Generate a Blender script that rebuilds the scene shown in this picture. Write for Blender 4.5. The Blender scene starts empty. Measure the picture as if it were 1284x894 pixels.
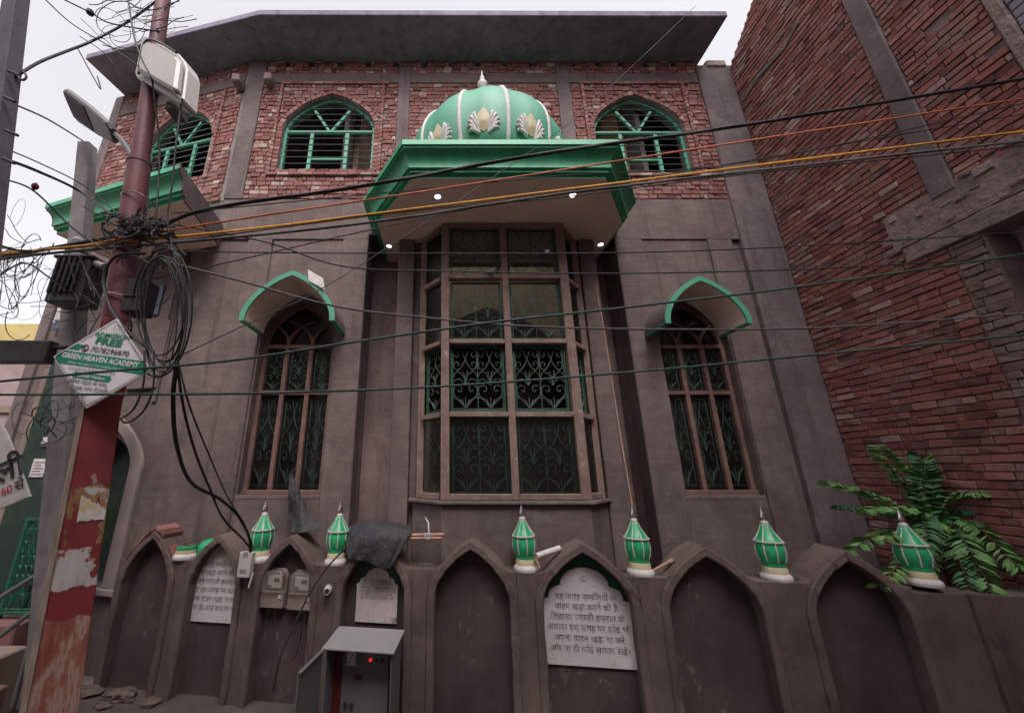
import bpy, bmesh, math, random
from mathutils import Vector, Matrix
R = math.radians
random.seed(7)
S = bpy.context.scene
C = S.collection

# ------------------------------------------------------------------ camera model
FPX = 469.0; PITCH = R(16.95); EYE = 2.42; PX, PY = 560.0, 447.0
cP, sP = math.cos(PITCH), math.sin(PITCH)
def ray(u, v):
    a = (u - PX) / FPX; b = (PY - v) / FPX
    return Vector((a, cP - b * sP, sP + b * cP))
def at(u, v, Y):
    d = ray(u, v); k = Y / d.y
    return Vector((d.x * k, Y, EYE + d.z * k))
def atp(u, v, p0, n):
    d = ray(u, v); o = Vector((0, 0, EYE)); n = Vector(n)
    k = (Vector(p0) - o).dot(n) / d.dot(n)
    return o + d * k
cam = bpy.data.objects.new('camera', bpy.data.cameras.new('camera')); C.objects.link(cam)
cam.location = (0, 0, EYE); cam.rotation_euler = (R(90) + PITCH, 0, 0)
cam.data.sensor_width = 36; cam.data.lens = 36 * FPX / 1284
cam.data.shift_x = (642 - PX) / 1284; cam.data.shift_y = 0
cam.data.clip_start = 0.05; cam.data.clip_end = 500
S.camera = cam

# ------------------------------------------------------------------ materials
def newmat(name):
    m = bpy.data.materials.new(name); m.use_nodes = True
    nt = m.node_tree; b = nt.nodes['Principled BSDF']
    return m, nt, b
def N(nt, t, **kw):
    n = nt.nodes.new(t)
    for k, v in kw.items():
        if k == 'ins':
            for kk, vv in v.items(): n.inputs[kk].default_value = vv
        else: setattr(n, k, v)
    return n
def L(nt, a, b): nt.links.new(a, b)
def coords(nt, scale=(1, 1, 1)):
    tc = N(nt, 'ShaderNodeTexCoord'); mp = N(nt, 'ShaderNodeMapping'); mp.inputs['Scale'].default_value = scale
    L(nt, tc.outputs['Object'], mp.inputs['Vector']); return mp.outputs['Vector']
def noise(nt, vec, scale, detail=5, rough=.55):
    n = N(nt, 'ShaderNodeTexNoise', ins={'Scale': scale, 'Detail': detail, 'Roughness': rough}); L(nt, vec, n.inputs['Vector']); return n.outputs['Fac']
def ramp(nt, fac, stops):
    r = N(nt, 'ShaderNodeValToRGB'); e = r.color_ramp.elements
    while len(e) < len(stops): e.new(.5)
    for i, (p, c) in enumerate(stops):
        e[i].position = p; e[i].color = (*c, 1) if len(c) == 3 else c
    L(nt, fac, r.inputs['Fac']); return r.outputs['Color']
def mix(nt, fac, a, b, mode='MIX'):
    n = N(nt, 'ShaderNodeMix', data_type='RGBA', blend_type=mode)
    for sock, v in ((n.inputs[0], fac), (n.inputs[6], a), (n.inputs[7], b)):
        if isinstance(v, (int, float)): sock.default_value = v
        elif isinstance(v, tuple): sock.default_value = (*v, 1) if len(v) == 3 else v
        else: L(nt, v, sock)
    return n.outputs[2]
def bump(nt, b, h, dist=.01, strength=.6):
    n = N(nt, 'ShaderNodeBump', ins={'Strength': strength, 'Distance': dist}); L(nt, h, n.inputs['Height']); L(nt, n.outputs['Normal'], b.inputs['Normal'])
def add(nt, a, b, wa=1., wb=1.):
    m1 = N(nt, 'ShaderNodeMath', operation='MULTIPLY'); L(nt, a, m1.inputs[0]); m1.inputs[1].default_value = wa
    m2 = N(nt, 'ShaderNodeMath', operation='MULTIPLY_ADD'); L(nt, b, m2.inputs[0]); m2.inputs[1].default_value = wb; L(nt, m1.outputs[0], m2.inputs[2])
    return m2.outputs[0]
K = lambda c, f: tuple(x * f for x in c)

def surface(name, col, rough=.8, var=.25, scale=3., streak=None, dirt=None, dirt_amt=.5, bumpd=.004, fine=60., metallic=0., spec=.3, spots=None):
    """a worn surface: broad tone changes, optional streaks, patches of dirt, fine grain relief"""
    m, nt, b = newmat(name)
    v = coords(nt)
    base = ramp(nt, noise(nt, v, scale, 6), [(.3, K(col, 1 - var)), (.5, col), (.72, K(col, 1 + var))])
    h = noise(nt, v, fine, 4, .6)
    if streak:
        vs = coords(nt, streak); st = noise(nt, vs, 1.0, 5, .6)
        base = mix(nt, .55, base, ramp(nt, st, [(.30, (.70, .70, .70)), (.5, (1, 1, 1)), (.72, (1.2, 1.19, 1.19))]), 'MULTIPLY')
        h = add(nt, h, st, .35, 1.)
    if dirt:
        dm = ramp(nt, noise(nt, v, scale * 1.7, 8, .65), [(.56, (0, 0, 0)), (.68, (1, 1, 1))])
        dd = N(nt, 'ShaderNodeMath', operation='MULTIPLY'); L(nt, dm, dd.inputs[0]); dd.inputs[1].default_value = dirt_amt
        base = mix(nt, dd.outputs[0], base, dirt)
    if spots:                                     # flaked lime, splashes and scrapes
        sp = mix(nt, 1., ramp(nt, noise(nt, coords(nt, (1, 1, .6)), 11, 9, .75), [(.56, (0, 0, 0)), (.62, (1, 1, 1))]), ramp(nt, noise(nt, v, 1.3, 3), [(.48, (0, 0, 0)), (.62, (.8,) * 3)]), 'MULTIPLY')
        base = mix(nt, sp, base, spots)
    g = ramp(nt, noise(nt, v, fine * 1.5, 3), [(.3, (.86, .86, .86)), (.7, (1.12, 1.12, 1.12))])
    base = mix(nt, 1., base, g, 'MULTIPLY')
    L(nt, base, b.inputs['Base Color'])
    b.inputs['Roughness'].default_value = rough; b.inputs['Metallic'].default_value = metallic
    b.inputs['Specular IOR Level'].default_value = spec
    bump(nt, b, h, bumpd, .7)
    return m

def plaster(name, col, dark, stain, seed=0., trowel=.5, bumpd=.006):
    """hand-trowelled cement plaster: broad patches, level trowel marks, damp runs, hairline cracks"""
    m, nt, b = newmat(name); v0 = coords(nt)
    off = N(nt, 'ShaderNodeVectorMath', operation='ADD'); L(nt, v0, off.inputs[0]); off.inputs[1].default_value = (seed, seed * .7, seed * .3); v = off.outputs[0]
    def sc(x, y, z):
        q = N(nt, 'ShaderNodeMapping'); q.inputs['Scale'].default_value = (x, y, z); L(nt, v, q.inputs['Vector']); return q.outputs['Vector']
    c = ramp(nt, noise(nt, v, .75, 6, .6), [(.32, K(col, .74)), (.47, K(col, .95)), (.56, K(col, 1.05)), (.7, K(col, 1.28))])
    c = mix(nt, .8, c, ramp(nt, noise(nt, v, 3.4, 7, .65), [(.33, (.76, .76, .76)), (.5, (1, 1, 1)), (.68, (1.2, 1.2, 1.19))]), 'MULTIPLY')
    tr = noise(nt, sc(1.6, 1.6, 26), 1.0, 6, .68)
    c = mix(nt, trowel, c, ramp(nt, tr, [(.34, (.72, .72, .72)), (.5, (1, 1, 1)), (.66, (1.25, 1.24, 1.24))]), 'MULTIPLY')
    run = ramp(nt, noise(nt, sc(5.5, 5.5, .38), 1.0, 7, .62), [(.54, (0, 0, 0)), (.68, (.75,) * 3)])
    c = mix(nt, run, c, dark)
    pat = ramp(nt, noise(nt, v, 1.7, 9, .7), [(.57, (0, 0, 0)), (.63, (.6,) * 3)])
    c = mix(nt, pat, c, stain)
    cr = N(nt, 'ShaderNodeTexVoronoi', feature='DISTANCE_TO_EDGE', ins={'Scale': 1.1}); wv = N(nt, 'ShaderNodeVectorMath', operation='ADD')
    nn_ = N(nt, 'ShaderNodeTexNoise', ins={'Scale': 2.5, 'Detail': 6.}); L(nt, v, nn_.inputs['Vector']); L(nt, v, wv.inputs[0]); L(nt, nn_.outputs['Color'], wv.inputs[1]); L(nt, wv.outputs[0], cr.inputs['Vector'])
    ck = ramp(nt, cr.outputs['Distance'], [(.0, (1, 1, 1)), (.006, (0, 0, 0))]); gate = ramp(nt, noise(nt, v, .9, 3), [(.5, (0, 0, 0)), (.6, (.65,) * 3)])
    c = mix(nt, mix(nt, 1., ck, gate, 'MULTIPLY'), c, K(dark, .6))
    c = mix(nt, 1., c, ramp(nt, noise(nt, v, 70, 4, .7), [(.3, (.82, .82, .82)), (.7, (1.16, 1.16, 1.16))]), 'MULTIPLY')
    L(nt, c, b.inputs['Base Color']); b.inputs['Roughness'].default_value = .92; b.inputs['Specular IOR Level'].default_value = .25
    bump(nt, b, add(nt, add(nt, noise(nt, v, 6, 6, .6), tr, 1.2, .5), noise(nt, v, 60, 5, .65), 1., .35), bumpd, .8)
    return m

def brickmat(name, stops, rough=.95, dust=(.23, .19, .18), dustamt=.4):
    m, nt, b = newmat(name)
    at_ = N(nt, 'ShaderNodeAttribute'); at_.attribute_name = 'rnd'
    v = coords(nt)
    c = ramp(nt, at_.outputs['Fac'], stops)
    c = mix(nt, .7, c, ramp(nt, noise(nt, v, 14, 6, .65), [(.3, (.6, .58, .58)), (.5, (1, 1, 1)), (.72, (1.25, 1.2, 1.2))]), 'MULTIPLY')
    dm = ramp(nt, noise(nt, v, 2.2, 8, .7), [(.5, (0, 0, 0)), (.66, (dustamt,) * 3)])
    c = mix(nt, dm, c, dust)
    L(nt, c, b.inputs['Base Color']); b.inputs['Roughness'].default_value = rough; b.inputs['Specular IOR Level'].default_value = .2
    bump(nt, b, noise(nt, v, 45, 6, .65), .006, .8)
    return m

M = {}
PL = (.225, .175, .168)
M['plaster'] = plaster('plaster', (.138, .103, .097), (.082, .060, .055), (.175, .137, .13))
M['plaster_recess'] = plaster('plaster_recess', (.215, .153, .146), (.125, .088, .082), (.25, .185, .175), 3.3)
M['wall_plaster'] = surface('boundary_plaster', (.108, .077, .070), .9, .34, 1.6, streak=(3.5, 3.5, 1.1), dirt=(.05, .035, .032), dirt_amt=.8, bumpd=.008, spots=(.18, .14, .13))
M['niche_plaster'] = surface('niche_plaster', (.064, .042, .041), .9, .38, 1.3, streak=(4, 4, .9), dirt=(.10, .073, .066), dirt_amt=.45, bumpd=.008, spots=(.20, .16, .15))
M['concrete'] = plaster('concrete', (.138, .106, .105), (.08, .061, .06), (.18, .147, .143), 6.1, .3)
M['eave'] = plaster('eave_concrete', (.19, .167, .22), (.12, .105, .13), (.24, .215, .25), 9.2, .2)
M['soffit'] = surface('soffit_plaster', (.74, .57, .48), .85, .07, 1.2, bumpd=.002)
M['hood'] = surface('hood_plaster', (.76, .60, .51), .85, .08, 2.2, dirt=(.56, .43, .37), dirt_amt=.4, bumpd=.003)
M['green'] = surface('green_paint', (.036, .32, .155), .42, .16, 2.2, streak=(9, 9, 1.5), dirt=(.05, .14, .09), dirt_amt=.4, bumpd=.002, spec=.45)
M['mint'] = surface('mint_paint', (.066, .27, .17), .5, .12, 2.0, dirt=(.09, .22, .15), dirt_amt=.45, bumpd=.002, spec=.4)
M['white'] = surface('white_paint', (.50, .465, .455), .6, .14, 6., dirt=(.27, .23, .21), dirt_amt=.5, bumpd=.002)
M['cream'] = surface('cream_paint', (.44, .37, .235), .55, .1, 9., dirt=(.32, .27, .17), dirt_amt=.4, bumpd=.002)
M['steel'] = surface('polished_steel', (.62, .58, .58), .22, .1, 9., metallic=1., bumpd=.001)
M['finial_green'] = surface('finial_green', (.022, .30, .115), .32, .2, 7., dirt=(.05, .13, .075), dirt_amt=.75, bumpd=.002, spec=.35)
M['wood'] = surface('weathered_wood', (.185, .122, .104), .8, .25, 5., streak=(26, 26, 2.2), dirt=(.30, .24, .22), dirt_amt=.8, bumpd=.004)
M['wood_h'] = surface('weathered_rail_wood', (.185, .124, .106), .8, .25, 5., streak=(2.2, 26, 26), dirt=(.30, .24, .22), dirt_amt=.8, bumpd=.004)
M['wood_dark'] = surface('brown_window_wood', (.15, .082, .07), .75, .25, 5., streak=(26, 26, 2.2), dirt=(.20, .13, .11), dirt_amt=.5, bumpd=.004)
M['iron'] = surface('green_iron', (.13, .235, .18), .55, .3, 9., dirt=(.12, .11, .09), dirt_amt=.6, bumpd=.001)
M['iron_pale'] = surface('grey_green_iron', (.085, .122, .102), .55, .3, 9., dirt=(.12, .11, .09), dirt_amt=.6, bumpd=.001)
M['iron_bright'] = surface('bright_green_iron', (.014, .085, .05), .5, .3, 9., dirt=(.05, .08, .05), dirt_amt=.4, bumpd=.001)
M['rod'] = surface('iron_rod', (.16, .15, .15), .6, .3, 12., bumpd=.001)
M['ochre'] = surface('ochre_plaster', (.31, .222, .145), .85, .12, 1.5, bumpd=.002)
M['room'] = surface('room_plaster', (.10, .085, .08), .9, .2, 1.5)
M['mortar'] = surface('mortar', (.20, .165, .155), .95, .25, 6., bumpd=.012, fine=35)
M['mortar_r'] = surface('dark_mortar', (.15, .10, .096), .95, .3, 6., bumpd=.012, fine=35)
M['rough'] = surface('rough_concrete', (.21, .152, .142), .95, .3, 5., dirt=(.10, .07, .065), dirt_amt=.7, bumpd=.03, fine=22)
M['grey_panel'] = surface('grey_violet_brick', (.20, .175, .215), .9, .15, 3., streak=(1, 1, 34), bumpd=.01)  # grey-violet tone for one panel's brick courses
M['brick'] = brickmat('facade_brick', [(0, (.13, .052, .047)), (.3, (.195, .080, .072)), (.65, (.235, .105, .095)), (.85, (.28, .165, .145)), (1, (.36, .27, .24))])
M['brick_r'] = brickmat('side_brick', [(0, (.115, .052, .048)), (.3, (.195, .076, .067)), (.6, (.245, .095, .082)), (.8, (.27, .13, .112)), (1, (.31, .21, .19))], dust=(.205, .15, .142), dustamt=.8)
M['pier'] = brickmat('limewashed_brick', [(0, (.12, .075, .066)), (.5, (.17, .115, .102)), (1, (.22, .16, .145))], dust=(.20, .15, .14), dustamt=.8)
M['black'] = surface('black_rubber', (.022, .021, .023), .55, .3, 20., bumpd=.001)
M['greenwire'] = surface('dark_green_rubber', (.03, .06, .05), .55, .3, 20., bumpd=.001)
M['orange'] = surface('orange_rubber', (.48, .125, .06), .5, .2, 20., bumpd=.001)
M['yellow'] = surface('yellow_rubber', (.62, .28, .035), .5, .2, 20., bumpd=.001)
M['grey_cable'] = surface('grey_rubber', (.09, .082, .085), .6, .3, 20., bumpd=.001)
M['asphalt'] = surface('pale_lane', (.21, .175, .16), .95, .3, 2., dirt=(.15, .125, .115), dirt_amt=.5, bumpd=.012, fine=80)  # lane tone raised to bounce light up to soffits and hoods
M['stone'] = surface('rubble_stone', (.11, .08, .07), .95, .35, 4., bumpd=.03, fine=18)
M['pole_conc'] = surface('pole_concrete', (.21, .185, .19), .9, .2, 4., streak=(14, 14, 2), dirt=(.12, .10, .10), dirt_amt=.6, bumpd=.006)
M['pole_dark'] = surface('stained_pole_concrete', (.11, .095, .115), .9, .2, 4., streak=(14, 14, 2), bumpd=.006)
M['grey_metal'] = surface('grey_metal', (.115, .113, .114), .5, .12, 4., dirt=(.13, .12, .12), dirt_amt=.5, metallic=.0, bumpd=.002, spec=.5)
M['pale_metal'] = surface('pale_metal', (.23, .215, .215), .5, .12, 4., dirt=(.25, .22, .21), dirt_amt=.4, bumpd=.002, spec=.5)
M['dark_metal'] = surface('dark_metal', (.03, .028, .032), .5, .3, 6., bumpd=.002)
M['plastic'] = surface('offwhite_plastic', (.42, .39, .37), .45, .06, 4., dirt=(.36, .32, .29), dirt_amt=.35, bumpd=.001, spec=.5)
M['meter_body'] = surface('meter_body', (.20, .155, .14), .55, .2, 6., dirt=(.30, .25, .22), dirt_amt=.4, bumpd=.001)
M['darkred'] = surface('dark_red_paint', (.10, .014, .016), .5, .3, 5., bumpd=.002)
M['print_black'] = surface('black_print', (.03, .03, .035), .6, .1, 20., bumpd=.0005)
M['print_green'] = surface('green_print', (.015, .23, .12), .5, .05, 20., bumpd=.0005)
M['print_grey'] = surface('worn_print', (.21, .185, .185), .8, .5, 25., bumpd=.0005)
M['print_red'] = surface('red_print', (.42, .03, .05), .6, .1, 20., bumpd=.0005)
M['print_dk'] = surface('dark_green_print', (.02, .06, .045), .7, .4, 9., bumpd=.001)
M['board'] = surface('white_board', (.74, .70, .73), .4, .04, 3., dirt=(.5, .46, .45), dirt_amt=.4, bumpd=.001, spec=.5)
M['marble'] = surface('worn_marble', (.52, .475, .475), .6, .1, 4., dirt=(.36, .29, .27), dirt_amt=.5, bumpd=.001)
M['marble_stain'] = surface('rust_stained_marble', (.50, .43, .415), .6, .15, 4., streak=(9, 9, .8), dirt=(.16, .085, .07), dirt_amt=.8, bumpd=.001)
M['paper'] = surface('paper', (.55, .51, .50), .9, .15, 12., dirt=(.30, .22, .16), dirt_amt=.5, bumpd=.002)
M['blueboard'] = surface('navy_board', (.055, .062, .10), .5, .15, 4., bumpd=.001)
M['pinkwall'] = surface('pink_plaster', (.30, .225, .22), .9, .18, 1.0, streak=(3, 3, 1), dirt=(.17, .12, .12), dirt_amt=.5)
M['yellowwall'] = surface('yellow_plaster', (.46, .36, .15), .9, .15, 1.5, dirt=(.22, .17, .08), dirt_amt=.5)
M['darkgreen'] = surface('dark_green_paint', (.020, .036, .026), .7, .25, 3., dirt=(.06, .07, .05), dirt_amt=.5)
M['step'] = surface('red_step', (.16, .08, .073), .8, .2, 3., dirt=(.15, .09, .08), dirt_amt=.5)
M['tan'] = surface('tan_plaster', (.21, .155, .13), .9, .15, 2., dirt=(.19, .14, .12), dirt_amt=.5)
M['trim_pale'] = surface('pale_door_trim', (.25, .20, .185), .85, .15, 2., dirt=(.2, .16, .15), dirt_amt=.5)
M['lime'] = surface('bounce_wall', (.46, .40, .37), .9, .1, 1., bumpd=.002)  # pale wall of the added house opposite, raised to bounce light into recesses
M['dark_strip'] = surface('dark_strip_ground', (.075, .06, .053), .9, .35, 3., dirt=(.13, .11, .10), dirt_amt=.5, bumpd=.015)
M['faded_ink'] = surface('faded_ink', (.255, .23, .23), .8, .6, 22., bumpd=.0005)
M['stick'] = surface('bamboo', (.36, .21, .15), .7, .2, 8., bumpd=.003)
M['leaf_mid'] = surface('leaf', (.10, .215, .06), .5, .35, 6., bumpd=.001)  # mid green, mixed among the other leaf tones
M['leaf_pale'] = surface('leaf_pale', (.14, .25, .075), .55, .4, 9., bumpd=.001)
M['leaf_dull'] = surface('leaf_dull', (.05, .14, .055), .55, .35, 6., bumpd=.001)
M['twig'] = surface('twig', (.08, .06, .045), .85, .3, 8., bumpd=.004)

def tarp_mat():
    m, nt, b = newmat('black_tarpaulin'); v = coords(nt)
    L(nt, ramp(nt, noise(nt, v, 5, 6), [(.3, (.016, .016, .018)), (.7, (.034, .033, .037))]), b.inputs['Base Color'])
    b.inputs['Roughness'].default_value = .7
    bump(nt, b, noise(nt, v, 9, 5, .6), .05, .6); return m
M['tarp'] = tarp_mat()
def glass(name, tint, refl):
    m, nt, b = newmat(name); nt.nodes.remove(b)
    out = nt.nodes['Material Output']
    t = N(nt, 'ShaderNodeBsdfTransparent'); t.inputs['Color'].default_value = (*tint, 1)
    g = N(nt, 'ShaderNodeBsdfGlossy'); g.inputs['Roughness'].default_value = .06; g.inputs['Color'].default_value = (.9, .9, .9, 1)
    d = N(nt, 'ShaderNodeBsdfDiffuse'); d.inputs['Color'].default_value = (.12, .11, .10, 1)
    fr = N(nt, 'ShaderNodeFresnel'); fr.inputs['IOR'].default_value = refl
    v = coords(nt)
    dm = ramp(nt, noise(nt, v, 3.5, 6), [(.35, (.02, .02, .02)), (.75, (.09, .09, .09))])
    m0 = N(nt, 'ShaderNodeMixShader'); L(nt, dm, m0.inputs[0]); L(nt, t.outputs[0], m0.inputs[1]); L(nt, d.outputs[0], m0.inputs[2])
    m1 = N(nt, 'ShaderNodeMixShader'); L(nt, fr.outputs[0], m1.inputs[0]); L(nt, m0.outputs[0], m1.inputs[1]); L(nt, g.outputs[0], m1.inputs[2])
    L(nt, m1.outputs[0], out.inputs['Surface']); return m
M['glass'] = glass('clear_pane', (.95, .96, .95), 1.25)
M['glass_dark'] = glass('tinted_pane', (.90, .93, .91), 1.25)
M['meter_glass'] = glass('meter_cover', (.72, .68, .66), 1.5)
def cover_mat():
    m, nt, b = newmat('translucent_meter_cover'); nt.nodes.remove(b); out = nt.nodes['Material Output']
    t = N(nt, 'ShaderNodeBsdfTransparent'); t.inputs['Color'].default_value = (.85, .8, .78, 1)
    d = N(nt, 'ShaderNodeBsdfPrincipled'); d.inputs['Base Color'].default_value = (.34, .29, .27, 1); d.inputs['Roughness'].default_value = .25
    mx = N(nt, 'ShaderNodeMixShader'); mx.inputs[0].default_value = .28; L(nt, t.outputs[0], mx.inputs[1]); L(nt, d.outputs[0], mx.inputs[2]); L(nt, mx.outputs[0], out.inputs['Surface']); return m
M['meter_glass'] = cover_mat()
def emit(name, col, s):
    m, nt, b = newmat(name); b.inputs['Base Color'].default_value = (*col, 1)
    b.inputs['Emission Color'].default_value = (*col, 1); b.inputs['Emission Strength'].default_value = s; return m
M['lamp'] = emit('lit_downlight', (1, .97, .93), 4.0)
M['led'] = emit('lit_red_led', (.9, .02, .02), 1.2)

def pole_mat():
    """red paint over old layers: peeled below, with the remains of pasted paper higher up"""
    m, nt, b = newmat('painted_pole'); v = coords(nt)
    tc = N(nt, 'ShaderNodeTexCoord'); sep = N(nt, 'ShaderNodeSeparateXYZ'); L(nt, tc.outputs['Object'], sep.inputs[0])
    def M_(op, a, b_=None, c=None):
        n = N(nt, 'ShaderNodeMath', operation=op)
        for k, q in enumerate((a, b_, c)):
            if q is None: continue
            if isinstance(q, (int, float)): n.inputs[k].default_value = q
            else: L(nt, q, n.inputs[k])
        return n.outputs[0]
    z = sep.outputs['Z']
    def within(z0, z1, soft):            # 1 between z0 and z1, falling off over soft
        a = N(nt, 'ShaderNodeMapRange', ins={'From Min': z0 - soft, 'From Max': z0 + soft}); L(nt, z, a.inputs['Value'])
        c = N(nt, 'ShaderNodeMapRange', ins={'From Min': z1 + soft, 'From Max': z1 - soft}); L(nt, z, c.inputs['Value'])
        return M_('MULTIPLY', a.outputs[0], c.outputs[0])
    def patch(lo, hi, soft, nz, thr):    # torn patch: noise lifted inside a height range
        f = M_('ADD', nz, M_('MULTIPLY_ADD', within(lo, hi, soft), .45, -.45))
        r = N(nt, 'ShaderNodeMapRange', ins={'From Min': thr, 'From Max': thr + .012}); L(nt, f, r.inputs['Value']); return r.outputs[0]
    n1 = noise(nt, coords(nt, (5, 5, 3.2)), 1.0, 9, .62); n2 = noise(nt, coords(nt, (6, 6, 3)), 1.7, 9, .65); n3 = noise(nt, coords(nt, (13, 13, 3)), 1.0, 8, .7)
    red = ramp(nt, noise(nt, v, 5, 7, .6), [(.3, (.12, .014, .017)), (.6, (.20, .02, .024)), (.8, (.24, .05, .042))])
    peel = ramp(nt, n3, [(.0, (.13, .02, .02)), (.40, (.20, .05, .037)), (.5, (.28, .11, .072)), (.55, (.36, .27, .23)), (.60, (.25, .07, .05)), (.75, (.34, .22, .11))])
    c = mix(nt, patch(-1, 1.60, .03, n1, .2), red, peel)
    brown = ramp(nt, n3, [(.3, (.13, .06, .03)), (.5, (.24, .13, .055)), (.7, (.34, .25, .14))])
    c = mix(nt, patch(1.95, 2.36, .05, n2, .50), c, brown)
    paper = ramp(nt, n3, [(.35, (.26, .20, .16)), (.5, (.42, .39, .37)), (.7, (.46, .44, .44))])
    c = mix(nt, patch(1.72, 2.02, .05, n1, .53), c, paper)
    c = mix(nt, patch(2.16, 2.34, .03, n1, .55), c, paper)
    L(nt, c, b.inputs['Base Color']); b.inputs['Roughness'].default_value = .65
    bump(nt, b, n3, .006, .6); return m
M['pole_red'] = pole_mat()
M['pole_tube'] = surface('maroon_steel', (.13, .038, .046), .55, .25, 6., streak=(12, 12, 2), dirt=(.13, .10, .11), dirt_amt=.6, bumpd=.003)
M['pole_side'] = surface('pasted_pole_side', (.26, .20, .155), .9, .35, 8., streak=(10, 10, 6), dirt=(.36, .27, .10), dirt_amt=.7, bumpd=.006)
def torn_mat():
    m, nt, b = newmat('torn_posters'); v = coords(nt, (7, 7, 5))
    L(nt, ramp(nt, noise(nt, v, 1.0, 8, .7), [(.3, (.26, .12, .05)), (.42, (.50, .36, .12)), (.5, (.55, .52, .50)), (.58, (.62, .60, .60)), (.66, (.30, .15, .09)), (.8, (.12, .09, .15))]), b.inputs['Base Color'])
    b.inputs['Roughness'].default_value = .9; bump(nt, b, noise(nt, v, 4, 5), .01, .6); return m
M['torn'] = torn_mat()

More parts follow.
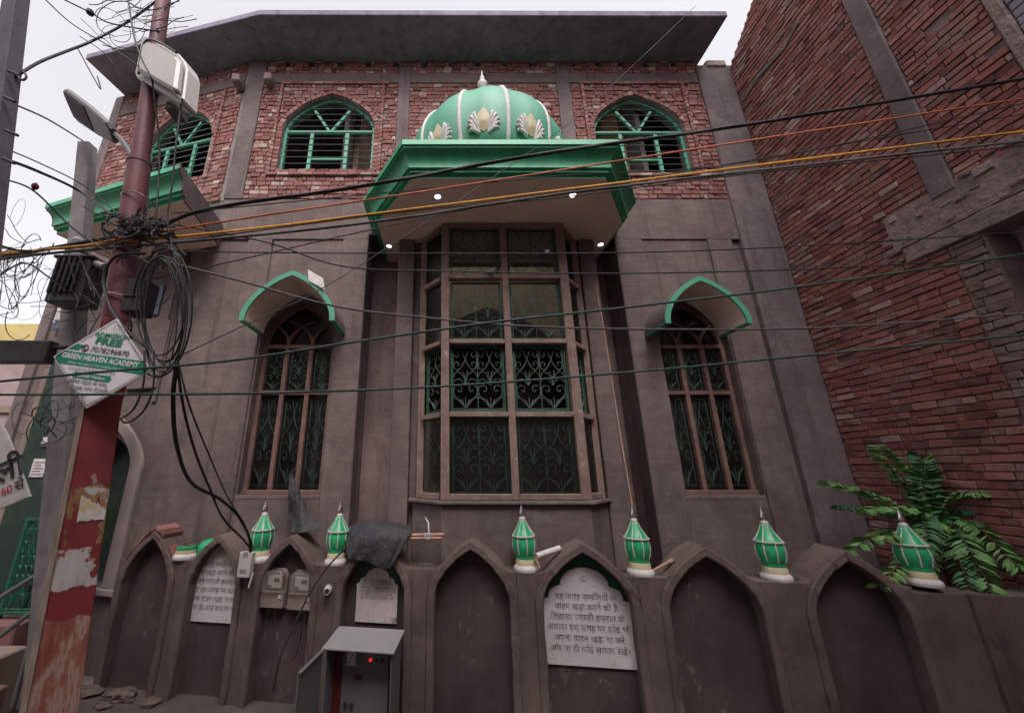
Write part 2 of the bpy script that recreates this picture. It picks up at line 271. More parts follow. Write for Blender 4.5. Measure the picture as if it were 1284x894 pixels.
# ------------------------------------------------------------------ mesh builder
OFF = {}
def Fw(s, d, z): return Vector((s, d, z))                 # world frame: s=x, d=y
def F0(s, d, z): return Vector((s, 5.4 - d, z))           # main facade, d towards the street
class MB:
    def __init__(self): self.v = []; self.f = []; self.r = []; self.mi = []; self.cur = 0
    def q(self, pts, rnd=0.):
        i = len(self.v); self.v += [Vector(p) for p in pts]; self.r += [rnd] * len(pts)
        self.f.append(tuple(range(i, i + len(pts)))); self.mi.append(self.cur)
    def raw(self, pts, faces, rnd=0.):
        i = len(self.v); self.v += [Vector(p) for p in pts]; self.r += [rnd] * len(pts)
        for f in faces: self.f.append(tuple(i + k for k in f)); self.mi.append(self.cur)
    def box(self, s0, s1, d0, d1, z0, z1, F=Fw, rnd=0., j=0.):
        J = (lambda: random.uniform(-j, j)) if j else (lambda: 0.)
        p = [F(s + J(), d + J(), z + J()) for s in (s0, s1) for d in (d0, d1) for z in (z0, z1)]
        self.raw(p, [(0, 1, 3, 2), (4, 6, 7, 5), (0, 4, 5, 1), (2, 3, 7, 6), (0, 2, 6, 4), (1, 5, 7, 3)], rnd)
    def prism(self, poly, d0, d1, F=Fw, rnd=0.):
        n = len(poly)
        p = [F(s, d0, z) for s, z in poly] + [F(s, d1, z) for s, z in poly]
        fs = [tuple(range(n)), tuple(range(2 * n - 1, n - 1, -1))]
        for i in range(n): k = (i + 1) % n; fs.append((i, i + n, k + n, k))
        self.raw(p, fs, rnd)
    def band(self, a, b, d0, d1, F=Fw, rnd=0.):
        """solid between two equally long open curves a and b (s,z)"""
        n = len(a)
        for i in range(n - 1):
            p = [F(*x) for x in ((a[i][0], d0, a[i][1]), (a[i + 1][0], d0, a[i + 1][1]), (b[i + 1][0], d0, b[i + 1][1]), (b[i][0], d0, b[i][1]),
                                 (a[i][0], d1, a[i][1]), (a[i + 1][0], d1, a[i + 1][1]), (b[i + 1][0], d1, b[i + 1][1]), (b[i][0], d1, b[i][1]))]
            fs = [(0, 1, 2, 3), (7, 6, 5, 4), (0, 4, 5, 1), (2, 6, 7, 3)]
            if i == 0: fs.append((0, 3, 7, 4))
            if i == n - 2: fs.append((1, 5, 6, 2))
            self.raw(p, fs, rnd)
    def tube(self, pts, r, n=6, cap=True, closed=False):
        pts = [Vector(p) for p in pts]; m = len(pts); rs = r if isinstance(r, (list, tuple)) else [r] * m
        t0 = (pts[1] - pts[0]).normalized(); up = Vector((0, 0, 1)) if abs(t0.z) < .9 else Vector((1, 0, 0))
        nrm = t0.cross(up).normalized(); i0 = len(self.v); vs = []
        for i in range(m):
            if closed: t = (pts[(i + 1) % m] - pts[i - 1])
            else: t = (pts[min(i + 1, m - 1)] - pts[max(i - 1, 0)])
            if t.length < 1e-9: t = t0
            t.normalize(); nrm = (nrm - t * nrm.dot(t))
            if nrm.length < 1e-6: nrm = t.orthogonal()
            nrm.normalize(); bi = t.cross(nrm)
            for k in range(n):
                a = 2 * math.pi * k / n; vs.append(pts[i] + (nrm * math.cos(a) + bi * math.sin(a)) * rs[i])
        fs = []
        for i in range(m if closed else m - 1):
            j = (i + 1) % m
            for k in range(n): l = (k + 1) % n; fs.append((i * n + k, i * n + l, j * n + l, j * n + k))
        if cap and not closed: fs.append(tuple(range(n - 1, -1, -1))); fs.append(tuple((m - 1) * n + k for k in range(n)))
        self.raw(vs, fs)
    def lathe(self, prof, c, n=24, lobes=0, amp=0.):
        c = Vector(c); vs = []; fs = []
        for r, z in prof:
            for k in range(n):
                a = 2 * math.pi * k / n
                rr = r * (1 + amp * (abs(math.cos(a * lobes / 2)) - .6)) if lobes else r
                vs.append(c + Vector((rr * math.cos(a), rr * math.sin(a), z)))
        m = len(prof)
        for i in range(m - 1):
            for k in range(n): l = (k + 1) % n; fs.append((i * n + k, i * n + l, (i + 1) * n + l, (i + 1) * n + k))
        fs.append(tuple(range(n - 1, -1, -1))); fs.append(tuple((m - 1) * n + k for k in range(n)))
        self.raw(vs, fs)
    def build(self, name, mat, parent=None, bevel=0., smooth=0., recalc=True, loc=None):
        me = bpy.data.meshes.new(name)
        off = OFF.get(parent.name, Vector((0, 0, 0))) if parent else (Vector(loc) if loc is not None else Vector((0, 0, 0)))
        me.from_pydata([v - off for v in self.v], [], self.f)
        for m in (mat if isinstance(mat, (list, tuple)) else [mat]): me.materials.append(m)
        if any(self.mi): me.polygons.foreach_set('material_index', self.mi)
        if any(self.r):
            a = me.attributes.new('rnd', 'FLOAT', 'POINT'); a.data.foreach_set('value', self.r)
        if recalc:
            bm = bmesh.new(); bm.from_mesh(me); bmesh.ops.recalc_face_normals(bm, faces=bm.faces); bm.to_mesh(me); bm.free()
        if smooth:
            me.polygons.foreach_set('use_smooth', [True] * len(me.polygons)); me.set_sharp_from_angle(angle=R(smooth))
        o = bpy.data.objects.new(name, me); C.objects.link(o)
        if parent: o.parent = parent
        elif loc is not None: o.location = loc
        OFF[o.name] = off
        if bevel:
            b = o.modifiers.new('bevel', 'BEVEL'); b.width = bevel; b.segments = 1; b.limit_method = 'ANGLE'; b.angle_limit = R(50); b.harden_normals = False
        return o
TEX = {}
def roughen(o, strength, size, levels):
    """worn, slightly wavy surface and edges: real relief"""
    if size not in TEX:
        t = bpy.data.textures.new('relief', 'CLOUDS'); t.noise_scale = size; t.noise_depth = 4; TEX[size] = t
    m = o.modifiers.new('dice', 'SUBSURF'); m.subdivision_type = 'SIMPLE'; m.levels = m.render_levels = levels
    d = o.modifiers.new('relief', 'DISPLACE'); d.texture = TEX[size]; d.texture_coords = 'LOCAL'; d.strength = strength; d.mid_level = .5
    return o
def empty(name, loc=(0, 0, 0), label=None, cat=None, group=None, kind=None):
    o = bpy.data.objects.new(name, None); C.objects.link(o); o.location = loc; o.empty_display_size = .1
    OFF[o.name] = Vector(loc); tag(o, label, cat, group, kind); return o
def tag(o, label=None, cat=None, group=None, kind=None):
    for k, v in (('label', label), ('category', cat), ('group', group), ('kind', kind)):
        if v: o[k] = v
    return o
def copy_tree(o, parent=None):
    c = o.copy(); C.objects.link(c)
    if parent: c.parent = parent
    for ch in list(o.children): copy_tree(ch, c)
    return c
def spline(pts, n=8):
    P = [Vector(p) for p in pts]
    if len(P) < 3: return [P[0].lerp(P[1], i / n) for i in range(n + 1)]
    out = []
    for i in range(len(P) - 1):
        a, b, c, d = P[max(i - 1, 0)], P[i], P[i + 1], P[min(i + 2, len(P) - 1)]
        for k in range(n):
            t = k / n
            out.append(.5 * ((2 * b) + (c - a) * t + (2 * a - 5 * b + 4 * c - d) * t * t + (3 * b - a - 3 * c + d) * t ** 3))
    out.append(P[-1]); return out
def arch(sl, sr, zs, rise, m=.3, n=11):
    c = (sl + sr) / 2; a = (sr - sl) / 2; out = []
    for i in range(2 * n + 1):
        th = math.pi / 2 * (i / n - 1)             # -90..90 deg
        u = math.sin(th); out.append((c + a * u, zs + rise * ((1 - m) * math.sqrt(max(0, 1 - u * u)) + m * (1 - abs(u)))))
    return out
def opening_path(sl, sr, zb, zs, rise, m, n=11): return [(sl, zb)] + arch(sl, sr, zs, rise, m, n) + [(sr, zb)]
def wall_arched(mb, s0, s1, z0, z1, d0, d1, ops, F):
    x = s0
    for sl, sr, zb, zs, rise, m in ops:
        if sl > x: mb.box(x, sl, d0, d1, z0, z1, F)
        if zb > z0: mb.box(sl, sr, d0, d1, z0, zb, F)
        ar = arch(sl, sr, zs, rise, m)
        mb.band(ar, [(s, z1) for s, z in ar], d0, d1, F); x = sr
    if x < s1: mb.box(x, s1, d0, d1, z0, z1, F)
def arch_frame(mb, sl, sr, zb, zs, rise, m, w, d0, d1, F):
    mb.band(opening_path(sl, sr, zb, zs, rise, m), opening_path(sl + w, sr - w, zb, zs, rise - w * .9, m), d0, d1, F)
def text(body, size, mat, o, xd, yd, name='lettering', parent=None, center=True, bold=0., off=.003, stretch=1., shear=0.):
    """writing as a flat mesh lying on a board"""
    cu = bpy.data.curves.new(name, 'FONT'); cu.body = body; cu.size = size; cu.offset = bold * size; cu.shear = shear
    cu.align_x = 'CENTER' if center else 'LEFT'; cu.resolution_u = 3
    t = bpy.data.objects.new(name, cu); C.objects.link(t); bpy.context.view_layer.update()
    me = bpy.data.meshes.new_from_object(t.evaluated_get(bpy.context.evaluated_depsgraph_get()))
    bpy.data.objects.remove(t); bpy.data.curves.remove(cu); me.name = name
    xd = Vector(xd).normalized(); yd = Vector(yd).normalized(); nn = xd.cross(yd).normalized()
    po = OFF.get(parent.name, Vector((0, 0, 0))) if parent else Vector((0, 0, 0))
    for v in me.vertices: v.co = Vector(o) + xd * v.co.x * stretch + yd * v.co.y + nn * off - po
    me.materials.clear(); me.materials.append(mat)
    ob = bpy.data.objects.new(name, me); C.objects.link(ob)
    if parent: ob.parent = parent
    OFF[ob.name] = po; return ob
def join_meshes(name, obs, parent):
    """several lines of writing become one mesh"""
    bm = bmesh.new(); mats = []
    for o in obs:
        n0 = len(bm.faces); bm.from_mesh(o.data); bm.faces.ensure_lookup_table()
        m = o.data.materials[0]
        if m not in mats: mats.append(m)
        for f in bm.faces[n0:]: f.material_index = mats.index(m)
    me = bpy.data.meshes.new(name); bm.to_mesh(me); bm.free()
    for m in mats: me.materials.append(m)
    for o in obs: bpy.data.objects.remove(o)
    o = bpy.data.objects.new(name, me); C.objects.link(o); o.parent = parent; OFF[o.name] = OFF.get(parent.name, Vector((0, 0, 0)))
    return o
def bricks(mb, F, s0, s1, z0, z1, d, course=.09, length=.235, depth=.05, cut=None, jit=.004, gap=.012, proud=.012, holes=0., gv=.012):
    z = z0; row = 0
    while z < z1 - .02:
        h = min(course, z1 - z); zm = z + h / 2
        for a, b in (cut(zm) if cut else [(s0, s1)]):
            x = a - (random.random() * length); row += 1
            while x < b:
                l = length * (random.choice((1, 1, 1, .5)) * random.uniform(.93, 1.05))
                xa, xb = max(a, x), min(b, x + l)
                if xb - xa > .035 and random.random() > holes:
                    dd = d + random.uniform(-proud * .6, proud); t = random.uniform(-.004, .004)
                    g = gap * random.uniform(.6, 1.3)
                    mb.box(xa + gv * .5, xb - gv * .5, dd - depth, dd, z + g / 2 + t, z + h - g / 2 + t, F, min(.999, max(.01, random.gauss(.5, .26))), jit)
                x += l
        z += course
def cutter(s0, s1, items):
    """intervals left free along a course at height z; items = functions z -> (a,b) or None"""
    def f(z):
        iv = [(s0, s1)]
        for it in items:
            r = it(z)
            if not r: continue
            n = []
            for a, b in iv:
                if r[1] <= a or r[0] >= b: n.append((a, b)); continue
                if r[0] > a: n.append((a, r[0]))
                if r[1] < b: n.append((r[1], b))
            iv = n
        return iv
    return f
def strip(a, b, z0=-9, z1=99): return lambda z: (a, b) if z0 < z < z1 else None
def archcut(sl, sr, zb, zs, rise, m, pad=0.):
    ar = arch(sl - pad, sr + pad, zs, rise + pad, m, 30); c = (sl + sr) / 2
    def f(z):
        if z < zb: return None
        if z <= zs: return (sl - pad, sr + pad)
        xs = [s for s, zz in ar if zz >= z]
        return (min(xs), max(xs)) if xs else None
    return f

# ------------------------------------------------------------------ the mosque
TW = R(13); PW = Vector((-3.85, 5.4, 0)); WD = Vector((-math.cos(TW), math.sin(TW), 0)); WN = Vector((-math.sin(TW), -math.cos(TW), 0))
def FW(s, d, z): p = PW + WD * s + WN * d; return Vector((p.x, p.y, z))
T2 = R(17); W2 = Vector((-math.cos(T2), math.sin(T2), 0)); N2 = Vector((-math.sin(T2), -math.cos(T2), 0))
def FV(s, d, z): p = PW + W2 * s + N2 * d; return Vector((p.x, p.y, z))    # the wing canopy stands a little askew
def wpx(u, v, d=0.):
    p = atp(u, v, PW + WN * d, WN); return ((p - PW).dot(WD), p.z)
def plan(mb, poly, z0, z1):
    n = len(poly); p = [Vector((x, y, z0)) for x, y in poly] + [Vector((x, y, z1)) for x, y in poly]
    mb.raw(p, [tuple(range(n)), tuple(range(2 * n - 1, n - 1, -1))] + [(i, (i + 1) % n, (i + 1) % n + n, i + n) for i in range(n)])
def sweep(mb, line, prof):
    """profile (offset outwards, height) carried along a plan polyline with mitred corners"""
    P = [Vector((x, y)) for x, y in line]; n = len(P); rows = []
    cen = sum(P, Vector((0, 0))) / n
    def nrm(a, b):
        t = (b - a).normalized(); q = Vector((t.y, -t.x)); return q if q.dot((a + b) / 2 - cen) > 0 else -q
    for i in range(n):
        if i == 0: m = nrm(P[0], P[1])
        elif i == n - 1: m = nrm(P[-2], P[-1])
        else:
            a, b = nrm(P[i - 1], P[i]), nrm(P[i], P[i + 1]); m = (a + b); m = m / m.dot(a)
        rows.append([Vector((P[i].x + m.x * o, P[i].y + m.y * o, z)) for o, z in prof])
    k = len(prof); vs = [p for r in rows for p in r]; fs = []
    for i in range(n - 1):
        for j in range(k - 1): fs.append((i * k + j, (i + 1) * k + j, (i + 1) * k + j + 1, i * k + j + 1))
    mb.raw(vs, fs); return rows

mosque = empty('mosque', (0.8, 5.4, 0), 'brick and plaster mosque with green dome, canopy and tall bay window', 'mosque')
ZB, ZT = 6.91, 10.17
# plaster storey
mb = MB()
mb.box(-3.85, -1.30, -.3, 0, 6.11, ZB, F0); mb.box(2.80, 4.90, -.3, 0, 6.11, ZB, F0); mb.box(-1.30, 2.80, -.3, -.002, 6.2, ZB, F0)
mb.box(-3.85, -3.30, -.3, -.03, 0, 6.108, F0)
mb.build('plaster_band', M['plaster'], mosque, bevel=.008)
mb = MB()
wall_arched(mb, -2.89, -1.72, 0, 6.108, -.3, -.024, [(-2.86, -1.73, 2.10, 4.30, .70, .3)], F0)
mb.build('niche_wall', M['plaster'], mosque); mb = MB()
wall_arched(mb, 3.25, 4.35, 0, 6.108, -.3, -.024, [(3.262, 4.34, 2.10, 4.30, .70, .3)], F0)
mb.build('niche_wall', M['plaster'], mosque); mb = MB()
mb.box(4.75, 4.90, -.3, -.06, 0, 6.108, F0)
mb.build('recess_wall', M['plaster'], mosque)
mb = MB()
mb.box(-1.30, -.34, 5.93, 6.1, 0, 6.9); mb.box(1.98, 2.80, 5.93, 6.1, 0, 6.9)
mb.box(-1.42, -1.302, 5.702, 6.1, 0, 6.9); mb.box(2.802, 2.92, 5.702, 6.1, 0, 6.9)
mb.box(-.338, 1.978, 5.93, 6.1, 5.99, 6.9)
mb.build('recess_wall', M['plaster_recess'], mosque)
for s0, s1 in ((-3.30, -2.89), (-1.72, -1.30), (2.80, 3.25), (4.35, 4.75)):
    mb = MB(); mb.box(s0, s1, -.3, .012, 0, 6.109, F0); roughen(mb.build('pilaster', M['plaster'], mosque, bevel=.012, smooth=40), .014, .35, 5)
for s0, s1 in ((-.76, -.51), (2.11, 2.36)):
    mb = MB(); mb.box(s0, s1, 5.21, 5.928, 0, 5.985); roughen(mb.build('pilaster', M['plaster'], mosque, bevel=.012, smooth=40), .014, .35, 5)
mb = MB(); mb.box(-.508, -.33, 5.31, 5.926, 0, 5.985); mb.build('bay_jamb', M['plaster'], mosque, bevel=.01); mb = MB(); mb.box(1.96, 2.108, 5.31, 5.926, 0, 5.985); mb.build('bay_jamb', M['plaster'], mosque, bevel=.01)
mb = MB(); plan(mb, [(-.44, 5.3), (-.44, 5.22), (-.06, 4.79), (1.72, 4.79), (2.10, 5.22), (2.10, 5.3)], 0, 2.03); mb.build('bay_apron', M['plaster'], mosque, bevel=.01)
mb = MB(); plan(mb, [(-.50, 5.28), (-.50, 5.20), (-.09, 4.74), (1.75, 4.74), (2.15, 5.20), (2.15, 5.28)], 2.032, 2.075); mb.build('bay_sill', M['concrete'], mosque, bevel=.008)
mb = MB(); mb.box(4.9, 5.75, -.3, .03, 0, 10.05, F0); roughen(mb.build('corner_pillar', M['concrete'], mosque, bevel=.012, smooth=40), .016, .4, 5)
mb = MB(); mb.box(5.10, 5.5, -.16, .06, 9.98, 10.16, F0); mb.build('broken_beam_end', M['rough'], mosque, bevel=.03)

# brick storey
UW = [(-3.04, -1.34, 7.52, 8.50, .82, .3), (2.74, 4.42, 7.50, 8.48, .82, .3)]
BEAM = (9.62, 9.87)
cols = [(-3.86, -3.54), (-.93, -.71), (2.13, 2.38)]
mb = MB()
wall_arched(mb, -3.85, 4.9, ZB, 10.03, -.27, -.022, UW, F0)
hs = [-3.15, -2.68, -2.1, -1.55, -1.0, -.45, .1, .62, 1.15, 1.7, 2.5, 3.0, 3.45, 3.95, 4.5]
x = -3.85
for h in hs + [4.9]:
    mb.box(x, h - .055 if h < 4.9 else 4.9, -.27, -.022, 10.032, 10.19, F0); x = h + .055
mb.build('mortar_wall', M['mortar'], mosque)
mb = MB()
cutf = [strip(a - .0, b, ZB - 1, 10.03) for a, b in cols] + [strip(-9, 9, *BEAM)] + [archcut(*w, pad=.11) for w in UW]
cutf += [strip(w[0] - .15, w[0] - .10, 7.4, 9.6) for w in UW] + [strip(w[1] + .10, w[1] + .15, 7.4, 9.6) for w in UW]
cutf += [strip(h - .055, h + .055, 10.03, 99) for h in hs]
bricks(mb, F0, -3.6, 4.9, ZB + .01, 10.19, 0, .092, .165, .06, cutter(-3.54, 4.9, cutf), jit=.005, holes=.006)
for sl, sr, zb, zs, rise, m in UW:                      # arch rings, raised border strips and brick sills
    a = arch(sl - .01, sr + .01, zs, rise + .01, m, 14); b = arch(sl - .10, sr + .10, zs, rise + .10, m, 14)
    for i in range(len(a) - 1):
        A, B = a[i], a[i + 1]; c_, d_ = b[i + 1], b[i]
        q = [(A[0], A[1]), (B[0] * .93 + A[0] * .07, B[1] * .93 + A[1] * .07), (c_[0] * .93 + d_[0] * .07, c_[1] * .93 + d_[1] * .07), d_]
        mb.prism(q, -.06, random.uniform(.0, .018), F0, min(.99, max(.02, random.gauss(.55, .2))))
    for x in (sl - .155, sr + .10):
        z = zb - .1
        while z < 9.55: mb.box(x, x + .055, -.06, .035 + random.uniform(-.004, .004), z, z + .085, F0, min(.99, max(.02, random.gauss(.6, .2))), .003); z += .092
    for zz in (9.555, zb - .12):
        x = sl - .16
        while x < sr + .1: mb.box(x, x + .2, -.06, .04 + random.uniform(-.004, .004), zz, zz + .055, F0, min(.99, max(.02, random.gauss(.62, .2))), .003); x += .21
    for x in (sl, sr):
        z = zb
        while z < zs: mb.box(x - .1, x + (.0 if x == sl else .1), -.06, .004 + random.uniform(-.004, .006), z, z + .082, F0, min(.99, max(.02, random.gauss(.55, .2))), .003) if x == sl else mb.box(x, x + .1, -.06, .004, z, z + .082, F0, min(.99, max(.02, random.gauss(.55, .2))), .003); z += .092
mb.build('brick_facing', M['brick'], mosque, bevel=.005)
for s0, s1 in cols:
    mb = MB(); mb.box(s0, s1, -.26, .016, ZB, 10.028 if s0 > -3 else 10.19, F0); mb.build('concrete_column', M['concrete'], mosque, bevel=.008)
mb = MB(); mb.box(-3.54, 4.9, -.26, .004, BEAM[0], BEAM[1], F0); mb.build('concrete_beam', M['concrete'], mosque, bevel=.008)
for u, v in ((300, 106), (340, 105)):
    p = at(u, v, 5.36); mb = MB(); mb.box(p.x - .07, p.x + .07, 5.2, 5.42, p.z - .09, p.z + .09, j=.02); mb.build('scaffold_stub', M['rough'], mosque, bevel=.02)

# wing that turns away to the left
SW = 3.44
s_r, z_r = wpx(261, 158); s_b, z_b = wpx(250, 231); s_a, z_a = wpx(226, 142)
ww = abs(s_a - s_b); WW = (s_b, s_b + 1.55, 7.52, 8.50, .82, .3)
mb = MB(); wall_arched(mb, .0, SW, ZB, 10.19, -.27, -.022, [WW], FW); mb.build('wing_mortar_wall', M['mortar'], mosque)
mb = MB()
bricks(mb, FW, .1, SW - .25, ZB, 10.19, 0, .092, .165, .06, cutter(.1, SW - .24, [archcut(*WW, pad=.1), strip(-9, 99, *BEAM)]), jit=.005)
a = arch(WW[0] - .01, WW[1] + .01, 8.5, .83, .3, 14); b = arch(WW[0] - .1, WW[1] + .1, 8.5, .92, .3, 14)
for i in range(len(a) - 1): mb.prism([a[i], a[i + 1], b[i + 1], b[i]], -.06, random.uniform(0, .02), FW, min(.99, max(.02, random.gauss(.55, .2))))
for x in (WW[0] - .155,):
    z = 7.45
    while z < 9.55: mb.box(x, x + .055, -.06, .035, z, z + .085, FW, min(.99, max(.02, random.gauss(.6, .2))), .003); z += .092
mb.build('wing_brick_facing', M['brick'], mosque, bevel=.005)
mb = MB(); mb.box(SW - .24, SW, -.3, .016, 0, 10.19, FW); mb.build('concrete_column', M['concrete'], mosque, bevel=.008)
mb = MB(); mb.box(.1, SW - .24, -.2, .004, *BEAM, FW); mb.build('concrete_beam', M['concrete'], mosque, bevel=.008)
mb = MB()
sd0, zd1 = wpx(161, 600)[0], wpx(150, 548)[1]
DOOR = (sd0, sd0 + .85, .96, zd1 - .42, .42, .5)
wall_arched(mb, 0, SW - .24, 0, ZB, -.3, -.03, [DOOR], FW)
mb.box(.5, .58, -.02, .0, 3.4, ZB, FW)
mb.build('wing_wall', M['plaster'], mosque)
for s0, s1 in ((.52, 1.12),):
    mb = MB(); mb.box(s0, s1, -.028, .03, 3.6, ZB - .01, FW); mb.build('pilaster', M['plaster'], mosque, bevel=.01)
mb = MB(); arch_frame(mb, DOOR[0] - .20, DOOR[1] + .2, .96, DOOR[3], DOOR[4] + .3, .5, .2, -.028, .03, FW)
mb.box(DOOR[0] - .26, DOOR[1] + .26, -.02, .06, .88, .958, FW)
mb.build('doorway_trim', M['trim_pale'], mosque, bevel=.008)
mb = MB(); mb.box(DOOR[0] - .05, DOOR[1] + .05, -.26, -.22, .9, DOOR[3] + .6, FW); mb.build('dark_green_door', M['darkgreen'], mosque)

# window joinery
def upper_window(F, w):
    sl, sr, zb, zs, rise, m = w; c = (sl + sr) / 2
    mb = MB(); d0, d1 = -.14, -.10
    arch_frame(mb, sl, sr, zb, zs, rise, m, .05, d0, d1, F)
    mb.box(sl + .05, sr - .05, d0, d1, zs - .03, zs + .04, F)
    for x in (c - .33, c + .33): mb.box(x - .032, x + .032, d0 + .003, d1 + .004, zb, zs - .03, F)
    mb.box(c - .298, c + .298, d0, d1, zb + .34, zb + .40, F)
    for sg in (-1, 1): mb.prism([(c + sg * .0, zs + .04), (c + sg * .05, zs + .04), (c + sg * .36, zs + .52), (c + sg * .31, zs + .54)], d0, d1, F)
    mb.box(sl + .05, sr - .05, d0, d1, zb, zb + .03, F)
    o = mb.build('upper_window', M['mint'], mosque)
    mb = MB(); z = zb + .1
    while z < zs + rise - .1:
        hw = (sr - sl) / 2 - .04
        if z > zs:
            xs = [s for s, zz in arch(sl, sr, zs, rise, m, 30) if zz >= z]; hw = (max(xs) - min(xs)) / 2
        mb.tube([F(c - hw, -.09, z), F(c, -.092, z), F(c + hw, -.09, z)], .0065, 5); z += .145
    mb.build('bars', M['rod'], o, smooth=40)
upper_window(F0, UW[0]); upper_window(F0, UW[1]); upper_window(FW, WW)

def spiral_unit(F, x0, w, z0, h, d, r, mb, flip=False):
    """one bay of scrolled ironwork, mirrored about its middle"""
    strands = [
        [(0, .03), (.10, .12), (.20, .21), (.238, .29), (.21, .365), (.14, .385), (.08, .355), (.085, .30), (.13, .29), (.145, .32)],
        [(0, .03), (.08, .13), (.17, .185), (.25, .19)], [(0, .03), (.05, .11), (.075, .17)],
        [(0, .385), (.06, .45), (.14, .49), (.235, .455)], [(0, .385), (.03, .50), (.09, .58), (.16, .60)], [(0, .385), (.012, .5), (.05, .62)],
        [(.25, .50), (.20, .585), (.10, .66), (0, .80)],
        [(0, .80), (.06, .70), (.14, .64), (.21, .66), (.225, .72), (.18, .765), (.13, .74), (.145, .70)],
        [(0, .80), (.035, .88), (.07, .95), (.14, .985), (.215, .955), (.225, .89), (.18, .845), (.13, .865), (.135, .91), (.17, .91)],
        [(.25, .66), (.235, .80), (.25, .90)],
    ]
    sx = w / .5
    for st in strands:
        for sg in (-1, 1):
            pts = [F(x0 + w / 2 + sg * x * sx, d + (.004 if sg > 0 else -.004), z0 + y * h) for x, y in spline([(a, b, 0) for a, b in st], 5) for _ in (0,)] if False else \
                  [F(x0 + w / 2 + sg * p.x * sx, d + (.004 if sg > 0 else -.004), z0 + p.y * h) for p in spline([(a, b, 0) for a, b in st], 5)]
            mb.tube(pts, r, 4, cap=False)
    mb.tube([F(x0 + w / 2, d, z0), F(x0 + w / 2, d, z0 + .2 * h)], r, 4)
def grille(name, F, s0, s1, z0, z1, d, nu, mat, parent, r=.0054):
    mb = MB(); w = (s1 - s0) / nu; h = z1 - z0
    for i in range(nu): spiral_unit(F, s0 + i * w, w, z0, h, d, r, mb)
    for i in range(1, nu): mb.tube([F(s0 + i * w, d, z0), F(s0 + i * w, d, z1)], r, 4)
    mb.tube([F(s0, d, z0), F(s0, d, z1), F(s1, d, z1), F(s1, d, z0)], r * 1.2, 4, closed=True)
    mb.tube([F(s0, d, z0 + .02 * h), F(s1, d, z0 + .02 * h)], r, 4)
    return mb.build(name, mat, parent, smooth=50, recalc=False)

LV = [2.08, 3.11, 4.10, 5.08, 5.975]
BL = Vector((-.355, 5.24)); FL = Vector((-.02, 4.85)); FR = Vector((1.69, 4.85)); BR = Vector((2.03, 5.24))
def seg(a, b):
    t = (b - a).normalized(); n = Vector((t.y, -t.x))
    return (lambda s, d, z: Vector((a.x + t.x * s + n.x * d, a.y + t.y * s + n.y * d, z))), (b - a).length
Fl, Ls = seg(BL, FL); Ff, Lf = seg(FL, FR); Fr, Lr = seg(FR, BR)
mb = MB()
for p, w in ((FL, .055), (FR, .06), (BL, .045), (BR, .045)):
    mb.box(p.x - w, p.x + w, p.y - w, p.y + w, LV[0], LV[4])
mb.box(.84 - .045, .84 + .045, 4.80, 4.89, LV[0], LV[4])
mb.box(.73, .775, 4.90, 4.94, LV[3] + .02, LV[4])
mb.cur = 1
for i, z in enumerate(LV):
    h = .045 if 0 < i < 4 else .055
    za, zb_ = (z, z + .07) if i == 0 else (z - .07, z) if i == 4 else (z - h / 2 - .01, z + h / 2 + .01)
    for a, b in ((.055, .815), (.905, 1.65)): mb.box(a, b, -.035, .062, za, zb_, Ff)
    mb.box(.06, Ls - .065, -.035, .055, za, zb_, Fl); mb.box(.065, Lr - .06, -.035, .055, za, zb_, Fr)
bay = mb.build('bay_window', [M['wood'], M['wood_h']], mosque, bevel=.006)
for i in range(4):
    za, zb_ = LV[i] + .045, LV[i + 1] - .045
    gm = M['iron_pale'] if i == 2 else M['iron']
    pm = [M['glass_dark'], M['glass'], None, M['glass_dark']][i] if i != 1 else M['glass']
    if i == 2: pm = M['glass']
    if i == 1: pm = None
    gm = M['iron_pale'] if i == 1 else M['iron']
    if i == 0: pm = M['glass_dark']
    for F, a, b, nu in ((Ff, .075, .80, 2), (Ff, .92, 1.635, 2), (Fl, .07, Ls - .075, 1), (Fr, .075, Lr - .07, 1)):
        w = .03
        grille('grille', F, a + w, b - w, za + .02, zb_ - .02, -.045, nu, gm, bay)
        if pm:
            mb = MB(); mb.box(a - .02, b + .02, -.012, -.007, za - .02, zb_ + .02, F); mb.build('pane', pm, bay)
        mb = MB()                                            # thin green casement frame behind each opening
        for x in (a, b - .022): mb.box(x, x + .022, -.07, -.03, za, zb_, F)
        mb.box(a + .022, b - .022, -.07, -.03, zb_ - .018, zb_, F); mb.box(a + .022, b - .022, -.07, -.03, za, za + .018, F)
        mb.build('casement', M['iron_bright'], bay)

